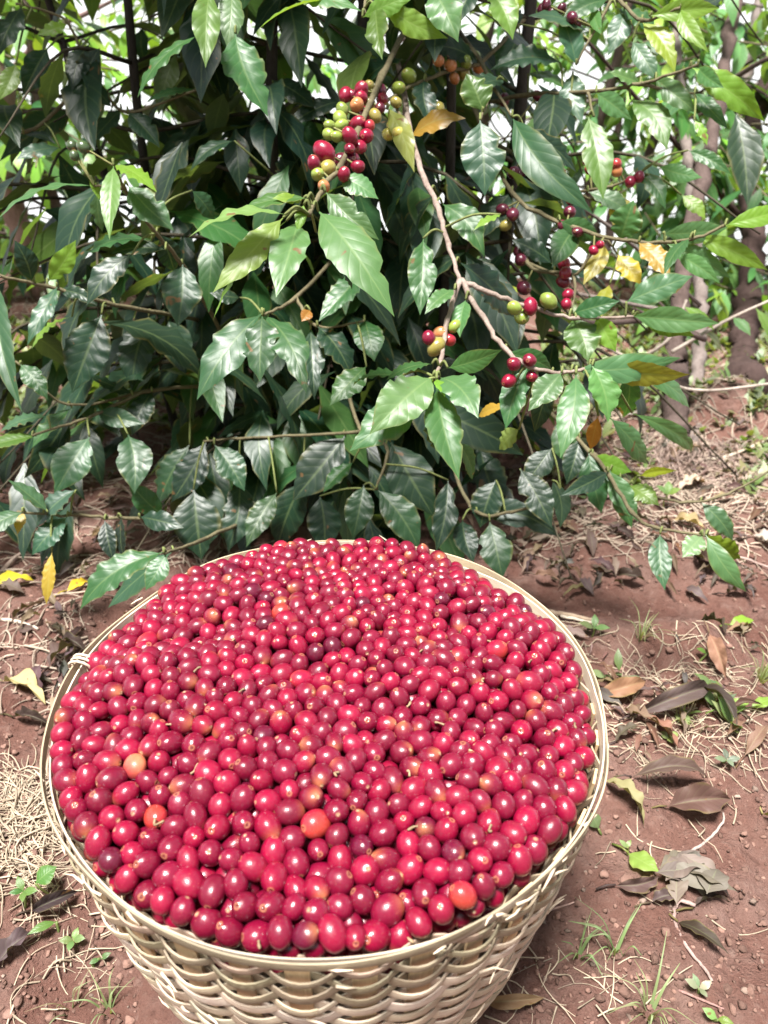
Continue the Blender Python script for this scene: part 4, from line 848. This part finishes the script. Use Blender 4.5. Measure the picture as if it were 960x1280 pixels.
# stuff: straw, soil crumbs, small leaf litter
def ground_scatter(n, boxes):
    out = []
    for (x0, y0, x1, y1, wgt) in boxes:
        for _ in range(int(n * wgt)): out.append((R.uniform(x0, x1), R.uniform(y0, y1)))
    return out
straw = MB()
def add_straw(px_, py_, ln, r, col):
    b = gnd(px_, py_, r); a = R.random() * 6.28; o = np.array([math.cos(a), math.sin(a), 0]); s_ = np.array([-o[1], o[0], 0]); P = []; cv = R.normal(0, .5); zl = R.random(); zp = R.random() * 3
    for f in np.linspace(0, 1, 5):
        p = b + o * ln * f + s_ * ln * .25 * math.sin(f * 3.1) * cv; p[2] = float(ground_z(p[0], p[1])) + r + .007 * zl * math.sin(f * 3.1 + zp) ** 2; P.append(p)
    P = smooth_path(P, 2); tube(straw, P, np.linspace(r, r * .5, len(P)), 4, np.array(col) * R.uniform(.7, 1.25), cap=False)
STC = (.40, .32, .235)
for (x, y) in ground_scatter(1, [(0, 960, 70, 1110, 330), (0, 1110, 130, 1280, 45), (760, 830, 960, 960, 230), (690, 780, 960, 830, 60), (720, 960, 960, 1280, 16), (600, 1180, 780, 1280, 30)]):
    if math.hypot(*(gnd(x, y)[:2] - [BX, BY])) < .15: continue
    add_straw(x, y, R.uniform(.015, .06), R.uniform(.0004, .0011), STC)
for (x, y) in ground_scatter(1, [(640, 600, 960, 690, 240), (760, 500, 960, 640, 420), (680, 365, 960, 520, 700), (0, 365, 250, 560, 500), (0, 560, 300, 720, 250), (0, 700, 120, 900, 90)]):
    add_straw(x, y, R.uniform(.03, .10), R.uniform(.0007, .0018), (.38, .30, .235))
for (x, y) in ground_scatter(1, [(815, 545, 940, 610, 420)]):      # roots on the mound
    b = gnd(x, y, .002); o = nrm(R.normal(size=3) + [0, -.4, .3]); tube(straw, smooth_path([b, b + o * .02 + R.normal(0, .006, 3), b + o * .045 * [1, 1, .2] + R.normal(0, .012, 3)], 3), np.linspace(.0012, .0005, 7), 4, np.array((.34, .25, .21)) * R.uniform(.6, 1.3), cap=False)
tag(straw.build('straw_litter', M_STRAW), 'dry straw and rootlets strewn over the red soil', 'straw', None, 'stuff')
crumb = MB()
_ico = None
def lump(p, r, col):
    th_ = np.array([.0, .6, 1.2, 1.8, 2.5]); V = [(0, 0, 1)]
    for t_ in th_[1:]:
        for a in np.arange(6) / 6 * 6.283 + t_: V.append((math.sin(t_) * math.cos(a), math.sin(t_) * math.sin(a), math.cos(t_)))
    V = np.array(V) * (1 + R.normal(0, .22, (len(V), 1))) * r * np.array([R.uniform(.7, 1.3), R.uniform(.7, 1.3), R.uniform(.5, .9)])
    q = [(1 + i * 6 + j, 1 + (i + 1) * 6 + j, 1 + (i + 1) * 6 + (j + 1) % 6, 1 + i * 6 + (j + 1) % 6) for i in range(3) for j in range(6)]
    crumb.add(V + p, q, [(0, 1 + j, 1 + (j + 1) % 6) for j in range(6)], None, np.array(col) * R.uniform(.6, 1.35))
for (x, y) in ground_scatter(1, [(690, 690, 960, 1000, 500), (640, 960, 960, 1280, 800), (0, 660, 170, 960, 500), (0, 960, 170, 1280, 400), (600, 560, 960, 720, 600), (0, 560, 300, 680, 300)]):
    p = gnd(x, y, 0)
    if math.hypot(*(p[:2] - [BX, BY])) < .15: continue
    r = abs(R.normal(0, .0014)) + .0006
    lump(p + [0, 0, r * .2], r, (.21, .125, .10) if R.random() < .94 else (.30, .22, .18))
tag(crumb.build('soil_crumbs', M_CLOD, None, True), 'loose crumbs and clods of red soil', 'soil', None, 'stuff')
lit = MB()
for (x, y) in ground_scatter(1, [(640, 590, 960, 740, 150), (700, 470, 960, 600, 170), (0, 520, 300, 700, 150), (20, 700, 160, 880, 40), (720, 780, 960, 940, 34), (500, 560, 700, 690, 60)]):
    b = gnd(x, y, .006); a = R.random() * 6.28; ln = R.uniform(.012, .045); t = b + np.array([math.cos(a), math.sin(a), 0]) * ln; t[2] = float(ground_z(t[0], t[1])) + R.uniform(.003, .014)
    leaf(lit, b, t, ln * R.uniform(.25, .5), np.array([R.normal(0, .4), R.normal(0, .4), 1]), [PB, DB, (.18, .125, .095), PB, (.16, .085, .065), (.24, .18, .15)][R.integers(0, 6)], R.uniform(0, .25), R.uniform(.4, 1.1), .5, R.uniform(0, .3), R.normal(0, .9), 4, 8, .4, 3)
tag(lit.build('leaf_litter', M_DRY), 'small broken dead leaves scattered over the soil', 'leaf litter', None, 'stuff')
cov = MB()
for (x, y) in ground_scatter(1, [(680, 360, 960, 520, 600), (0, 360, 220, 540, 450), (640, 540, 820, 620, 40), (930, 500, 960, 620, 60), (740, 820, 960, 950, 5)]):
    b = gnd(x, y, 0)
    for k in range(R.integers(2, 6)):
        a = R.random() * 6.28; ln = R.uniform(.012, .03); p = b + R.normal(0, .008, 3) * [1, 1, 0]; leaf(cov, p, p + np.array([math.cos(a) * ln, math.sin(a) * ln, ln * R.uniform(.2, 1.2)]), ln * .55, np.array([0, 0, 1.]), (.15, .21, .075) if R.random() < .6 else (.25, .27, .14), nu=2, nv=6)
tag(cov.build('ground_cover', M_LEAF), 'tiny pale green weeds sprouting over the soil farther back', 'weeds', None, 'stuff')

# shrubs added out of view, behind and beside the camera, to block low sky light
pl = MB()
for (x, y, h, n_) in [(-2.2, -.2, 1.5, 260), (-1.9, -1.3, 1.7, 320), (-.9, -1.7, 1.9, 380), (.1, -1.9, 1.9, 380), (1.1, -1.7, 1.8, 360), (2.0, -1.0, 1.7, 320), (2.3, .1, 1.5, 260)]:
    gz = float(ground_z(x, y)); tube(pl, smooth_path([(x, y, gz - .05), (x + .05, y, gz + h * .5), (x, y + .04, gz + h)], 6), np.linspace(.03, .012, 13), 7, np.array(RB), mat=1)
    for _ in range(n_):
        q0 = np.array([x, y, gz + h * .55]) + np.array([.62, .55, h * .55]) * nrm(R.normal(size=3)) * R.random() ** .35
        o = nrm((q0 - [x, y, q0[2]]) * [1, 1, 0] + R.normal(0, .05, 3) * [1, 1, 0]); bulk_leaf(pl, q0, o, .24, G if R.random() < .5 else D, 2, 5)
tag(pl.build('sky_blocking_shrubs', [M_LEAF, M_BARK]), 'unseen coffee shrubs added round the camera to keep low sky light off the scene', 'coffee shrubs', None, 'stuff')

# bits of dry stalk caught among the cherries
top_ = [i for i in np.argsort(-sc_vis)[:420]]
for i in R.choice(top_, 26, replace=False):
    m = MB(); a = R.random() * 6.28; o = np.array([math.cos(a), math.sin(a), R.uniform(-.2, .5)]); b = CP[i] + np.array([o[0] * CR[i] * .75, o[1] * CR[i] * .75, CR[i] * .72]); ln = R.uniform(.003, .007)
    tube(m, smooth_path([b, b + o * ln * .5 + R.normal(0, .0012, 3), b + o * ln], 3), [.0009, .0007, .0006, .0008, .0009, .0009, .0005], 5, np.array((.30, .21, .12)) * R.uniform(.6, 1.2), .3)
    tag(m.build('fruit_stalk', M_STRAW, None, True, b), 'tiny pale dried fruit stalk caught between the cherries of the heap', 'fruit stalk', 'dry stalk bits on the heap')
